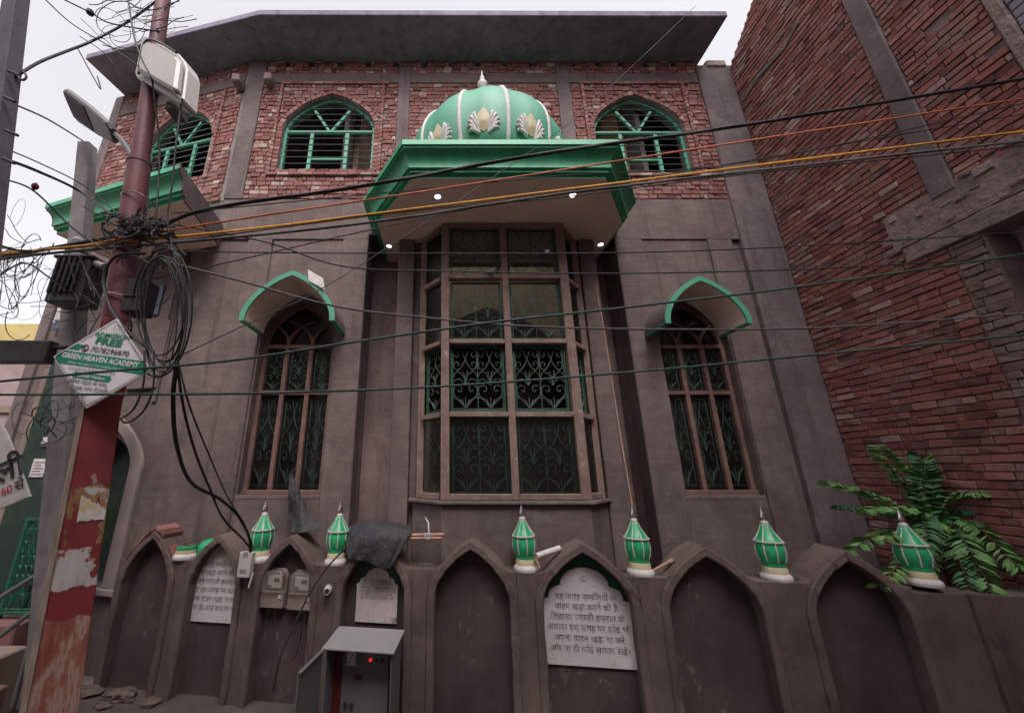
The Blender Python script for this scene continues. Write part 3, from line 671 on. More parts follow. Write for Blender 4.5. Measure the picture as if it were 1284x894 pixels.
def arched_window(sl, sr):
    d0, d1 = -.22, -.15; zb, zs, rise, m = 2.10, 4.30, .70, .3
    mb = MB(); arch_frame(mb, sl, sr, zb, zs, rise, m, .065, d0, d1, F0)
    w = (sr - sl) / 3
    for k in (1, 2):
        x = sl + w * k; mb.box(x - .032, x + .032, d0, d1 + .01, zb, zs, F0)
        for sg in (-1, 1):                                   # tracery springing from each mullion
            tgt = (sl if sg < 0 else sr); n = 9; A = []; B = []
            for i in range(n + 1):
                t = i / n * R(62); rad = 2 * w - .02
                px = x + sg * rad * (1 - math.cos(t)); pz = zs + rad * math.sin(t) * .62
                A.append((px - .022, pz)); B.append((px + .022, pz))
            A = [p for p in A if sl + .03 < p[0] < sr - .05 and p[1] < zs + rise - .04]; B = B[:len(A)]
            if len(A) > 1: mb.band(A, B, d0 + .004 * sg, d1 + .003 * sg, F0)
    for z in (3.54, 4.27): mb.box(sl + .06, sr - .06, d0 + .002, d1 + .014, z - .03, z + .03, F0)
    mb.box(sl, sr, d0, d1 + .03, zb, zb + .06, F0)
    o = mb.build('arched_window', M['wood_dark'], mosque, bevel=.005)
    for k in range(3):
        a, b = sl + w * k + .05, sl + w * (k + 1) - .05
        grille('grille', F0, a, b, 2.2, 3.48, -.235, 1, M['iron'], o, .0055); grille('grille', F0, a, b, 3.6, 4.22, -.235, 1, M['iron'], o, .0055)
    mb = MB(); mb.prism([(sl + .03, 2.12), (sr - .03, 2.12)] + arch(sl + .03, sr - .03, zs, rise - .03, m)[::-1], -.205, -.20, F0); mb.build('pane', M['glass_dark'], o)
arched_window(-2.86, -1.73); arched_window(3.262, 4.34)
mb = MB(); mb.box(-2.88, -1.73, -.12, -.02, 2.045, 2.098, F0); mb.build('window_ledge', M['concrete'], mosque, bevel=.008); mb = MB(); mb.box(3.255, 4.345, -.12, -.02, 2.045, 2.098, F0); mb.build('window_ledge', M['concrete'], mosque, bevel=.008)

# pointed hoods over the arched windows
def hood(sl, sr, zs, rise):
    th = .075; ou = opening_path(sl, sr, zs - .004, zs, rise, .34); inn = opening_path(sl + th, sr - th, zs - .004, zs, rise - th, .34)
    md = opening_path(sl + th * .5, sr - th * .5, zs - .004, zs, rise - th * .5, .34)
    mb = MB(); mb.band(md, inn, .0, .56, F0); mb.cur = 1; mb.band(ou, md, .0, .558, F0); o = mb.build('window_hood', [M['hood'], M['plaster']], mosque, smooth=35)
    mb = MB(); mb.band(ou, inn, .561, .585, F0)
    for a in (sl, sr - th): mb.box(a, a + th, .02, .585, zs - .03, zs - .006, F0)
    mb.build('hood_rim', M['mint'], o, smooth=35)
hood(-2.89, -1.555, 4.44, .75); hood(3.035, 4.245, 4.40, .70)

# canopy over the bay
SZ = 5.98
CL = [(-1.04, 5.92), (-1.04, 4.80), (-.435, 3.90), (2.03, 3.90), (2.645, 4.80), (2.645, 5.92)]
PROF = [(-.001, 0), (0, .05), (.05, .052), (.052, .09), (.085, .092)] + [(.085 + .115 * (1 - math.cos(R(a))), .105 + .185 * math.sin(R(a))) for a in range(0, 91, 15)] + [(.2, .315), (.222, .317), (.222, .39)]
mb = MB(); rows = sweep(mb, CL, [(o, SZ + z) for o, z in PROF])
mb.q([r[-1] for r in rows])
can = mb.build('bay_canopy', M['green'], mosque, smooth=30)
mb = MB(); mb.q([(x, y, SZ + .002) for x, y in CL]); mb.build('soffit', M['soffit'], can)
for u, v in ((549, 246), (718, 244), (488, 308), (753, 306)):
    d = ray(u, v); k = (SZ - EYE) / d.z; p = Vector((0, 0, EYE)) + d * k
    mb = MB(); mb.lathe([(.05, -.012), (.055, 0)], (p.x, p.y, SZ), 16); o = mb.build('downlight', M['white'], can)
    mb = MB(); mb.lathe([(.036, -.02), (.042, -.013)], (p.x, p.y, SZ), 16); mb.build('lit_lens', M['lamp'], can)

# wing canopy: the same moulding, straight, with cut plaster ends
sa, sb = -.62, 2.08
skew = lambda s, d: s + (.46 * (1.2 - d) if s < 1 else 0)
mb = MB(); prof = [(.98 + o, SZ + z) for o, z in PROF]
rw = [[FV(skew(s, d), d, z) for d, z in prof] for s in (sa, sb)]; k = len(prof)
mb.raw(rw[0] + rw[1], [(j, j + 1, k + j + 1, k + j) for j in range(k - 1)])
mb.q([FV(sa, 1.2, SZ + .39), FV(sb, 1.2, SZ + .39), FV(sb, 0, SZ + .39), FV(skew(sa, 0), 0, SZ + .39)])
wc = mb.build('wing_canopy', M['green'], mosque, smooth=30)
mb = MB(); mb.q([FV(skew(sa, .98), .98, SZ), FV(sb, .98, SZ), FV(sb, 0, SZ), FV(skew(sa, 0), 0, SZ)]); mb.build('soffit', M['soffit'], wc)
for s in (sa, sb): mb = MB(); mb.prism([(d, z) for d, z in prof] + [(0.0, SZ + .385), (0.0, SZ)], s, s + (.03 if s > 1 else -.03), lambda d, s_, z: FV(skew(s_, d), d, z)); mb.build('cut_end', M['concrete'], wc)

# dome
DC = Vector((.64, 5.0, 6.37)); DP = [(1.02, 0), (1.02, .06)] + [(1.0 + .155 * math.sin(R(a) * 1.0), .06 + .62 * (1 - math.cos(R(a)))) for a in range(15, 91, 15)]
DP += [(1.155 * math.cos(R(a)) ** .96 if a < 88 else .03, .68 + 1.18 * math.sin(R(a))) for a in range(6, 90, 6)] + [(.05, 1.90), (.03, 1.96)]
def dr(z):
    for (r0, z0), (r1, z1) in zip(DP, DP[1:]):
        if z0 <= z <= z1: return r0 + (r1 - r0) * (z - z0) / max(1e-6, z1 - z0)
    return .02
DP = [(r * 1.09, z * .93) for r, z in DP]
mb = MB(); mb.lathe(DP, DC, 72, 12, .03); dome = mb.build('dome', M['mint'], mosque, smooth=60)
def dsurf(th, z, o=0.): r = dr(z) + o; return DC + Vector((r * math.sin(th), -r * math.cos(th), z))
for k in range(-4, 4):
    th = R(15 + 30 * k - 7.3); mb = MB()
    mb.tube([dsurf(th, z / 40 * 1.74, -.012) for z in range(2, 41)], [.034 * (1 if i < 30 else 1 - (i - 30) / 14) for i in range(39)], 8)
    mb.build('rib', M['white'], dome, smooth=60)
for k in range(-3, 4):
    th = R(30 * k - 7.3)
    Fd = lambda s, o, z: dsurf(th + s / 1.1, z, o)
    mb = MB()
    Fd = lambda s, o, z: dsurf(th + s * .84 / 1.1, .17 + z * .80, o * .8)
    prof = [(0, .10), (.085, .17), (.115, .29), (.085, .42), (0, .56)]
    n = 5
    outl = [(x, z) for x, z in prof] + [(-x, z) for x, z in prof[-2:0:-1]]
    c_ = Fd(0, .034, .28)
    for i in range(len(outl)): mb.q([Fd(outl[i][0], .012, outl[i][1]), Fd(outl[(i + 1) % len(outl)][0], .012, outl[(i + 1) % len(outl)][1]), c_])
    orn = mb.build('leaf_ornament', M['cream'], dome, smooth=60)
    mb = MB()
    for sg in (-1, 1):
        for i, (a, b) in enumerate([((.125, .45), (.115, .34)), ((.165, .39), (.135, .28)), ((.195, .32), (.15, .21)), ((.205, .24), (.14, .15)), ((.19, .16), (.11, .11))]):
            pts = [Fd(sg * .06, .0, .09), Fd(sg * b[0] * .8, .012, b[1] * .85), Fd(sg * b[0] * 1.05, .016, (a[1] + b[1]) / 2), Fd(sg * a[0], .012, a[1]), Fd(sg * (a[0] + .018), .006, a[1] - .03)]
            mb.tube(spline(pts, 4), [.014 + .014 * math.sin(j / 16 * math.pi) for j in range(17)], 6)
    mb.build('scroll_leaves', M['white'], orn, smooth=60)
mb = MB(); mb.lathe([(r * .9, z) for r, z in [(.05, 1.8), (.06, 1.98), (.045, 2.06), (.04, 2.35), (.10, 2.46), (.07, 2.52), (.05, 2.56), (.09, 2.63), (.10, 2.68), (.06, 2.74), (.035, 2.78), (.05, 2.82), (.02, 2.90), (.004, 3.02)]], DC, 16)
mb.build('spire', M['white'], dome, smooth=50)

# eave and the dark interior
mb = MB(); plan(mb, [(5.04, 4.63), (-3.35, 4.61), (-7.15, 5.36), (-7.0, 6.1), (-6.95, 6.8), (5.04, 6.8)], 10.2, 10.33); mb.build('eave', M['eave'], mosque, bevel=.01)
for a in ((-6.9, -1.0, 6.802, 10.2), (2.6, 5.04, 6.802, 10.2), (-.998, 2.598, 8.4, 10.2)):      # unseen flat roof, opening added over the hall to light its ochre wall
    mb = MB(); mb.box(*a, 10.2, 10.33); mb.build('roof_slab', M['eave'], mosque)
for a, z in (((-6.8, -1.9, 5.72, 9.9), 7.0), ((3.7, 4.92, 5.72, 9.9), 7.0)):
    mb = MB(); mb.box(*a, z, z + .2); mb.build('upper_floor', M['room'], mosque)
for a in ((-7.0, 5.5, 9.9, 10.1), (4.92, 5.02, 5.705, 9.9), (-6.88, -6.8, 6.4, 9.9)):
    mb = MB(); mb.box(*a, 0, 10.199); mb.build('rear_wall', M['room'], mosque)
for a in ((-1.99, -1.905), (3.705, 3.79)):  # dark partitions added to keep hall light out of the upper windows
    mb = MB(); mb.box(*a, 5.68, 9.89, 0, 10.198); mb.build('rear_wall', M['room'], mosque)
for a in ((-1.9, -1.8), (3.6, 3.7)):  # side walls added to confine the roof opening's light to the hall
    mb = MB(); mb.box(*a, 6.11, 9.89, 0, 10.198); mb.build('hall_side_wall', M['ochre'], mosque)
mb = MB(); wall_arched(mb, -1.79, 3.59, 0.02, 10.19, 8.72, 8.6, [(-.9, 2.96, .02, 5.28, 1.06, .72)], Fw); mb.build('inner_hall_wall', M['ochre'], mosque)

# ------------------------------------------------------------------ brick building on the right
XR = 5.55
def FB(s, d, z): return Vector((XR - d, s, z))
side = empty('brick_building', (XR, 4, 0), 'tall unplastered red brick building meeting the mosque at right angles', 'building')
top = lambda s: min(9.98 + .82 * (5.36 - s), 13.2)
mb = MB(); mb.prism([(5.365, 0), (5.365, 9.98), (5.36 - 3.22 / .82, 13.2), (-.6, 13.2), (-.6, 4.8), (3.33, 4.8), (3.33, 0)], -.3, -.018, FB); mb.build('mortar_wall', M['mortar_r'], side)
mb = MB()
cc = cutter(2.645, 5.36, [lambda z: (5.36 - max(0, z - 9.98) / .82, 9), strip(3.35, 3.57, 5.44, 99), strip(0, 4.03, 4.80, 5.45), strip(0, 3.33, -1, 4.8), strip(3.33, 3.62, -1, 4.8)])
bricks(mb, FB, 2.645, 5.36, 0, 13.2, 0, .086, .225, .06, cc, jit=.006, gap=.014, proud=.009, holes=.008, gv=.007)
mb.build('brick_facing', M['brick_r'], side, bevel=.006)
mb = MB(); z = 5.36
while z < 13.1: mb.box(-.6, 2.53, -.06, random.uniform(-.003, .008), z, z + .09, FB, random.random()); z += .098
mb.build('grey_brick_panel', M['grey_panel'], side, bevel=.006)
mb = MB(); mb.box(3.35, 3.57, -.25, .02, 5.36, 13.1, FB, j=.006); mb.build('concrete_column', M['concrete'], side, bevel=.015)
mb = MB(); mb.box(2.54, 2.64, -.25, .022, 5.36, 13.1, FB, j=.006); mb.build('concrete_column', M['rough'], side, bevel=.015)
mb = MB(); mb.box(-.6, 4.05, -.28, .012, 4.99, 5.46, FB, j=.012); mb.box(-.6, 3.97, -.28, .035, 4.79, 4.985, FB, j=.015)
for k in range(70):
    s = random.uniform(1.8, 4.1); z = random.uniform(4.8, 5.5); mb.box(s, s + random.uniform(.04, .16), -.05, random.uniform(.016, .03), z, z + random.uniform(.03, .09), FB, 0, .012)
mb.build('concrete_beam', M['rough'], side, bevel=.015)
mb = MB()
bricks(mb, FB, 3.335, 3.61, 0, 4.78, .004, .086, .225, .08, None, jit=.007, gap=.008, proud=.008, gv=.004)
mb.build('plastered_pier', M['pier'], side, bevel=.006)
mb = MB(); mb.prism([(y, z) for y, z in ((5.3, 9.0), (4.9, 9.08), (4.4, 9.02), (4.1, 9.15), (4.1, 9.2), (4.4, 9.1), (4.9, 9.15), (5.3, 9.08))], 0, .022, FB); mb.build('mortar_smear', M['concrete'], side)
mb = MB(); mb.box(-.6, 3.75, -.42, -.34, 0, 5.2, FB); mb.box(-.6, 3.33, -.34, -.302, 4.72, 4.85, FB)
z = .1
while z < 4.7: mb.box(-.5, 3.32, -.34, -.315, z, z + .07, FB); z += .1
mb.build('roller_shutter', M['pinkwall'], side, bevel=.01)

# ------------------------------------------------------------------ boundary wall with blind arches
PC = Vector((-3.71, 5.15, 0)); CD = Vector((.9896, -.1439, 0)); CN = Vector((-.1439, -.9896, 0))
def FC(s, d, z): p = PC + CD * s + CN * d; return Vector((p.x, p.y, z))
def cpx(u, v, d=0.):
    p = atp(u, v, PC + CN * d, CN); return ((p - PC).dot(CD), p.z)
ARCH = [(205, 664, 150, 222, 712), (272, 666, 232, 306, 722), (366, 669, 320, 401, 722), (467, 674, 420, 517, 742), (590, 677, 535, 649, 752), (722, 678, 671, 804, 758), (870, 682, 829, 968, 765), (1052, 692, 1010, 1152, 765)]
SHELF = 1.375
bw = empty('boundary_wall', FC(3.7, 0, 0), 'low brown plastered wall with a row of pointed blind arches', 'wall')
mbw, mbn, prev = MB(), MB(), -.12
AR = []
for i, (u, v, ul, ur, vs) in enumerate(ARCH):
    sl, sr = cpx(ul, vs)[0], cpx(ur, vs)[0]; za = 1.68 if i else 1.70
    AR.append((sl, sr, 1.10, za - 1.10, .42))
for i, (sl, sr, zs, rise, m) in enumerate(AR):
    if sl > prev: mbw.box(prev, sl, -.30, 0, 0, SHELF, FC)
    ou = arch(sl, sr, zs, rise, m, 10)
    mbw.band(ou, [(s, max(z + .001, SHELF)) for s, z in ou], -.298, -.002, FC)
    prev = sr
    w = .085
    inn = arch(sl + w, sr - w, zs, rise - w * 1.15, m, 10)
    mb = MB(); mb.band([(sl, 0)] + ou + [(sr, 0)], [(sl + w, 0)] + inn + [(sr - w, 0)], -.36, .022, FC)
    if i == 0: pass
    roughen(mb.build('arch_surround', M['wall_plaster'], bw, bevel=.012, smooth=40), .028, .14, 3)
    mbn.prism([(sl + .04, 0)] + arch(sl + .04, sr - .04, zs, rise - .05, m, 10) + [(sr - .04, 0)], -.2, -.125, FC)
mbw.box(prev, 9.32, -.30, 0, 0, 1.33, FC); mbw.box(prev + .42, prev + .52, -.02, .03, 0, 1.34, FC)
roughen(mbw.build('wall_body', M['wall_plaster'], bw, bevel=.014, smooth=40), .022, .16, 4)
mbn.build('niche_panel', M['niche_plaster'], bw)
sl, sr, zs, rise, m = AR[0]; mb = MB(); ou = arch(sl - .01, sr + .01, zs, rise + .02, m, 10)
for (a, b), (c, d) in zip(ou, ou[1:]):
    if random.random() < .85: mb.band([(a, b), (c, d)], [(a, b + .035), (c, d + .035)], -.30, random.uniform(.0, .02), FC, random.random())
mb.build('broken_brick_edge', M['brick_r'], bw, bevel=.008)

# finials on the wall
FP = [(.125, 0), (.130, .02), (.122, .05), (.105, .058)]
def finial(loc, label, first=None):
    if first:
        c = copy_tree(first); c.location = loc; c['label'] = label; return c
    o = empty('wall_finial', (0, 0, 0), label, 'finial', 'onion finials along the boundary wall')
    mb = MB(); mb.lathe([(.128, 0), (.135, .02), (.130, .045), (.112, .062), (.110, .066)], (0, 0, 0), 24); mb.build('base_ring', M['white'], o, smooth=45)
    mb = MB(); mb.lathe([(.108, .062), (.104, .12), (.100, .124)], (0, 0, 0), 24); mb.build('collar', M['cream'], o, smooth=45)
    bulb = [(.098, .120), (.104, .14), (.100, .152), (.108, .17), (.124, .22), (.130, .265), (.126, .31), (.118, .335), (.122, .345), (.124, .36), (.108, .375), (.080, .42), (.056, .465), (.040, .505), (.034, .515)]
    mb = MB(); mb.lathe(bulb, (0, 0, 0), 24); b = mb.build('bulb', M['finial_green'], o, smooth=50)
    mb = MB()
    for k in range(8):
        a = R(45 * k + 12); mb.tube([Vector((r * 1.0 * math.cos(a), r * math.sin(a), z)) for r, z in bulb[3:]], [.007 if r > .06 else .0045 for r, z in bulb[3:]], 5)
    mb.lathe([(.126, .342), (.131, .350), (.126, .362)], (0, 0, 0), 24)
    mb.build('stripes', M['white'], b, smooth=60)
    mb = MB(); mb.lathe([(.03, .51), (.037, .525), (.03, .543), (.018, .548)], (0, 0, 0), 14); mb.build('neck', M['white'], o, smooth=60)
    mb = MB(); mb.lathe([(.017, .546), (.034, .575), (.034, .585), (.022, .62), (.010, .655), (.001, .69)], (0, 0, 0), 14); mb.build('metal_tip', M['steel'], o, smooth=40)
    o.location = loc; return o
fin0 = None
FL_ = [((327, 694), 'green onion finial beside the white junction box'),
       ((421.6, 702), 'green onion finial beside the black tarpaulin'),
       ((659.5, 712), 'green onion finial between the empty arch and the arch with the large white plaque'),
       ((803.7, 722), 'green onion finial below the pale conduit running down beside the bay window'),
       ((977, 739), 'green onion finial between the two empty arches nearest the brick building'),
       ((1162, 745), 'green onion finial standing among the leafy plant fronds')]
for (u, v), lab in FL_:
    s, z = cpx(u, v, -.12); r = finial(FC(s, -.12, SHELF - .003), lab, fin0)
    r.rotation_euler = (R(random.uniform(-2, 2)), R(random.uniform(-2, 2)), random.random())
    if fin0 is None: fin0 = r
s, z = cpx(234, 690, -.1); p = FC(s, -.1, SHELF)
o = empty('finial_stump', p, 'broken finial stump of white, yellow and green rings with a jagged top', 'finial stump')
for nm, prof, mt in (('base_ring', [(.135, 0), (.142, .02), (.135, .05), (.115, .064)], 'white'), ('collar', [(.118, .064), (.112, .105)], 'cream'), ('green_ring', [(.108, .105), (.114, .13), (.104, .15)], 'finial_green')):
    mb = MB(); mb.lathe(prof, p, 22); mb.build(nm, M[mt], o, smooth=45)
mb = MB()
for k in range(14):
    a = random.random() * 6.28; q = p + Vector((.07 * math.cos(a), .07 * math.sin(a), .15)); mb.box(q.x - .025, q.x + .025, q.y - .025, q.y + .025, q.z - .02, q.z + random.uniform(.005, .03), j=.008)
mb.build('rough_break', M['stone'], o, bevel=.005)
s, z = cpx(259, 680, -.16); p = FC(s, -.2, SHELF + .09)
mb = MB(); mb.lathe([(.03, -.12), (.10, -.08), (.125, 0), (.11, .07), (.05, .12), (.01, .13)], (0, 0, 0), 20)
o = mb.build('fallen_bulb', M['finial_green'], None, smooth=50, loc=(0, 0, 0)); o.location = p; o.rotation_euler = (R(20), R(62), 0); tag(o, 'green bulb broken off a finial, lying on the wall behind its stump', 'finial bulb')

# plaques in the niches
ZU = Vector((0, 0, 1))
def lobed(s0, s1, z0, z1, apex):
    """white field with a cusped top"""
    w = s1 - s0; c = (s0 + s1) / 2; out = [(s0, z0), (s0, z1)]
    steps = [(-.5, 0, -.42, .25), (-.43, .25, -.29, .56), (-.26, .52, .26, 1.0)]
    h = apex - z1; L_ = []
    for (xa, ya, xb, yb) in steps[:2]:
        for k in range(7):
            t = k / 6; a = math.pi * (1 - t) * .9
            L_.append((c + w * (xa + (xb - xa) * t - .045 * math.sin(math.pi * t)), z1 + h * (ya + (yb - ya) * t + .05 * math.sin(math.pi * t))))
    for k in range(11):
        t = k / 10; L_.append((c + w * .285 * math.cos(math.pi * (1 - t)), z1 + h * (.57 + .45 * math.sin(math.pi * t))))
    half = L_[:14]; mir = [(2 * c - s, z) for s, z in half[::-1]]
    return out + L_ + mir + [(s1, z1), (s1, z0)]
HINDI = ["यह जगह नमािज़यों के", "वाहन खड़ा करने की है", "िलहाज़ा नमाज़ी हज़रात के", "अलावा इस जगह पर कोई भी", "अपना वाहन खड़ा ना करें", "और ना ही कोई सामान रखें।"]
def plaque(i, name, label, s0, s1, z0, z1, apex, mat, inkmat, size, dark=True, stain=False, frac=1.):
    o = empty(name, FC((s0 + s1) / 2, -.12, z0), label, 'plaque', None)
    sl, sr, zs, rise, m = AR[i]
    if dark:
        mb = MB(); mb.prism([(s0 - .01, z0)] + [(min(max(s, s0 - .01), s1 + .01), z) for s, z in arch(sl + .09, sr - .09, zs, rise - .13, m, 10) if z > z0] + [(s1 + .01, z0)], -.124, -.116, FC); mb.build('dark_green_ground', M['print_dk'], o)
    mb = MB(); mb.prism(lobed(s0, s1, z0, z1, apex), -.115, -.104, FC); mb.build('white_field', mat, o, bevel=.002)
    w = s1 - s0; n = len(HINDI); obs = []
    zt = z1 + (apex - z1) * .42
    for k, t in enumerate(HINDI):
        zz = zt - (zt - (z0 + .1 * frac)) * (k + .5) / n
        obs.append(text(t, size, inkmat, FC((s0 + s1) / 2, -.1035, zz - size * .3), CD, ZU, parent=o, bold=.012))
    mb = MB(); c = (s0 + s1) / 2; zc = apex - (apex - z1) * .25; r = size * .42
    mb.prism([(c + r * math.cos(R(a)), zc + r * math.sin(R(a))) for a in range(-230, 51, 20)] + [(c + r * .1 + r * .75 * math.cos(R(a)), zc + r * .15 + r * .75 * math.sin(R(a))) for a in range(40, -221, -20)], -.1035, -.1015, FC)
    mb.prism([(c + r * .15 + r * (.4 if k % 2 == 0 else .16) * math.cos(R(36 * k + 90)), zc + r * .3 + r * (.4 if k % 2 == 0 else .16) * math.sin(R(36 * k + 90))) for k in range(10)], -.1035, -.1015, FC)
    mb.build('crescent_and_star', inkmat, o)
    join_meshes('lettering', obs, o)
    return o
a = cpx(686, 832, -.105); b = cpx(801, 849, -.105); t = cpx(724, 712, -.105); l = cpx(684, 764, -.105)
plaque(5, 'hindi_plaque', 'large white lobed Hindi plaque in a blind arch, fully legible on dark green ground', a[0], b[0], a[1], l[1] + .02, t[1], M['marble'], M['faded_ink'], .079)
a = cpx(232, 778, -.105); b = cpx(292, 783, -.105); t = cpx(272, 681, -.105)
plaque(1, 'hindi_plaque', 'faded white Hindi plaque in the arch beside the broken finial stump', a[0], b[0], a[1], a[1] + .52, t[1], M['marble'], M['faded_ink'], .075)
a = cpx(445, 779, -.105); b = cpx(497, 783, -.105); t = cpx(470, 712, -.105)
plaque(3, 'hindi_plaque', 'small rust-stained white plaque above the open grey control cabinet', a[0], b[0], a[1], a[1] + .34, t[1], M['marble_stain'], M['faded_ink'], .042, frac=2.2)

# electricity meters
def meter(u0, u1, v0, v1, label, first=None):
    s0, s1 = cpx(u0, v1, -.06)[0], cpx(u1, v1, -.06)[0]; z0, z1 = cpx(u0, v1, -.06)[1], cpx(u0, v0, -.06)[1]
    base = FC((s0 + s1) / 2, -.12, z0)
    if first:
        c = copy_tree(first); c.location = base; c['label'] = label; return c
    w, h = s1 - s0, z1 - z0; Lc = lambda s, d, z: CD * s + CN * d + Vector((0, 0, z))
    o = empty('electricity_meter', (0, 0, 0), label, 'meter', 'electricity meters in the arch')
    pr = [(-w / 2, .0), (-w / 2, h * .8), (-w * .42, h * .93), (-w * .3, h), (w * .3, h), (w * .42, h * .93), (w / 2, h * .8), (w / 2, 0)]
    mb = MB(); mb.prism(pr, 0, .05, Lc); mb.prism([(x * 1.0, z * .42) for x, z in ((-w / 2, 0), (-w / 2, h), (w / 2, h), (w / 2, 0))], .05, .10, Lc); mb.box(-w * .62, w * .56, .0, .03, -.02, .01, Lc); b = mb.build('meter_body', M['meter_body'], o, bevel=.006)
    mb = MB(); mb.prism([(x * .92, h * .40 + (z * .57)) for x, z in pr], .05, .13, Lc); mb.build('clear_cover', M['meter_glass'], o, bevel=.012)
    mb = MB(); mb.box(-w * .3, w * .3, .051, .075, h * .5, h * .84, Lc); f = mb.build('register_face', M['paper'], o, bevel=.003)
    mb = MB(); mb.box(-w * .02, w * .22, .076, .08, h * .66, h * .76, Lc); mb.box(-w * .28, -w * .12, .076, .08, h * .52, h * .58, Lc); mb.build('display', M['print_black'], f)
    mb = MB(); mb.box(w * .30, w * .42, .10, .112, h * .26, h * .35, Lc); mb.build('seal_tag', M['white'], o)
    o.location = base; return o
m1 = meter(327, 356, 712, 760, 'electricity meter under the arch, the one closer to the junction box')
meter(361, 391, 714, 763, 'electricity meter crossed by the thick black cable', m1)

o = empty('junction_box', FC(cpx(311, 705)[0], .02, 1.2), 'small off-white junction box hanging below a finial', 'junction box')
s0, z0 = cpx(301, 722, .03); s1, z1 = cpx(321, 691, .03); mb = MB(); mb.box(s0, s1, .025, .10, z0, z1, FC); mb.build('casing', M['plastic'], o, bevel=.008)
mb = MB(); c = (s0 + s1) / 2; mb.box(c - .03, c + .03, .1005, .103, z0 + .21, z0 + .27, FC); mb.box(c - .045, c + .035, .1005, .103, z0 + .05, z0 + .09, FC); mb.build('printed_marks', M['print_grey'], o)
mb = MB(); mb.tube([FC(s1 + .02, .06, z0 + .05), FC(s1 - .0, .08, z0 - .10)], .01, 6); mb.build('cable_tail', M['white'], o)
s, z = cpx(411, 738, 0); mb = MB(); mb.lathe([(.035, 0), (.035, .12)], (0, 0, 0), 16); mb.lathe([(.044, .02), (.044, .05)], (0, 0, 0), 16)
mb.cur = 1; mb.lathe([(.027, .121), (.001, .1215)], (0, 0, 0), 16)
o = mb.build('drain_pipe', [M['white'], M['dark_metal']], None, smooth=40, loc=(0, 0, 0)); o.location = FC(s, -.02, z); o.rotation_euler = (R(90), 0, R(8)); tag(o, 'short white pipe stub poking out of the wall between two arches', 'pipe')

# open control cabinet
Zt = .81
o = empty('control_cabinet', FC(2.9, .3, 0), 'open grey steel control cabinet with a lit red lamp at the foot of the wall', 'cabinet')
p = at(412, 800, 4.35); ca = (p - PC).dot(CD); cb = ca + .66; D0, D1 = .12, .46
mb = MB(); t = .012
mb.box(ca, ca + t, D0, D1, .1, Zt - .03, FC); mb.box(cb - t, cb, D0, D1, .1, Zt - .03, FC); mb.box(ca + t, cb - t, D0, D0 + t, .1, Zt - .03, FC); mb.box(ca + t, cb - t, D0, D1, .1, .1 + t, FC)
for s in (ca + .02, cb - .06): mb.box(s, s + .04, D0 + .02, D0 + .06, 0, .1, FC); mb.box(s, s + .04, D1 - .06, D1 - .02, 0, .1, FC)
mb.build('cabinet_shell', M['grey_metal'], o, bevel=.003)
mb = MB(); v_ = [FC(ca - .03, D0 - .02, Zt + .02), FC(cb + .03, D0 - .02, Zt + .02), FC(cb + .03, D1 + .04, Zt - .03), FC(ca - .03, D1 + .04, Zt - .03)]
mb.raw(v_ + [q - ZU * .014 for q in v_], [(0, 1, 2, 3), (7, 6, 5, 4), (0, 4, 5, 1), (1, 5, 6, 2), (2, 6, 7, 3), (3, 7, 4, 0)]); mb.build('sloping_lid', M['pale_metal'], o, bevel=.002)
mb = MB(); mb.box(ca + t + .10, cb - t - .06, D0 + .16, D0 + .172, .12, Zt - .06, FC); ip = mb.build('instrument_panel', M['grey_metal'], o, bevel=.002)
mb = MB(); mb.box(ca + t, ca + t + .098, D0 + .14, D0 + .15, .12, Zt - .05, FC); mb.build('red_side_strip', M['darkred'], o)
mb = MB(); mb.box(ca + .155, ca + .245, D0 + .173, D0 + .18, Zt - .24, Zt - .11, FC); lb = mb.build('rating_label', M['paper'], ip)
mb = MB()
for k in range(3): mb.box(ca + .17 + .02 * k, ca + .185 + .018 * k, D0 + .181, D0 + .1815, Zt - .215 + .03 * k, Zt - .20 + .03 * k, FC)
mb.build('label_marks', M['print_black'], lb)
def knob(s, z, r, mt, nm, h=.02):
    q = FC(s, D0 + .172, z); mb = MB(); mb.tube([q, q + CN * h], r, 12); mb.build(nm, M[mt], ip)
knob(ca + .40, Zt - .18, .012, 'led', 'lit_lamp'); knob(ca + .52, Zt - .18, .014, 'dark_metal', 'switch'); knob(ca + .46, Zt - .18, .011, 'darkred', 'switch')
knob(ca + .26, Zt - .33, .02, 'darkred', 'push_button'); knob(ca + .30, Zt - .335, .018, 'print_black', 'push_button'); knob(ca + .17, Zt - .56, .022, 'print_black', 'socket'); knob(ca + .23, Zt - .56, .022, 'print_black', 'socket')
mb = MB(); mb.box(ca - .022, ca - .008, D1 + .05, D1 + .50, .11, Zt - .04, FC); mb.box(ca - .022, ca + .012, D1 + .045, D1 + .505, Zt - .04, Zt - .028, FC); mb.build('open_door', M['grey_metal'], o, bevel=.002)

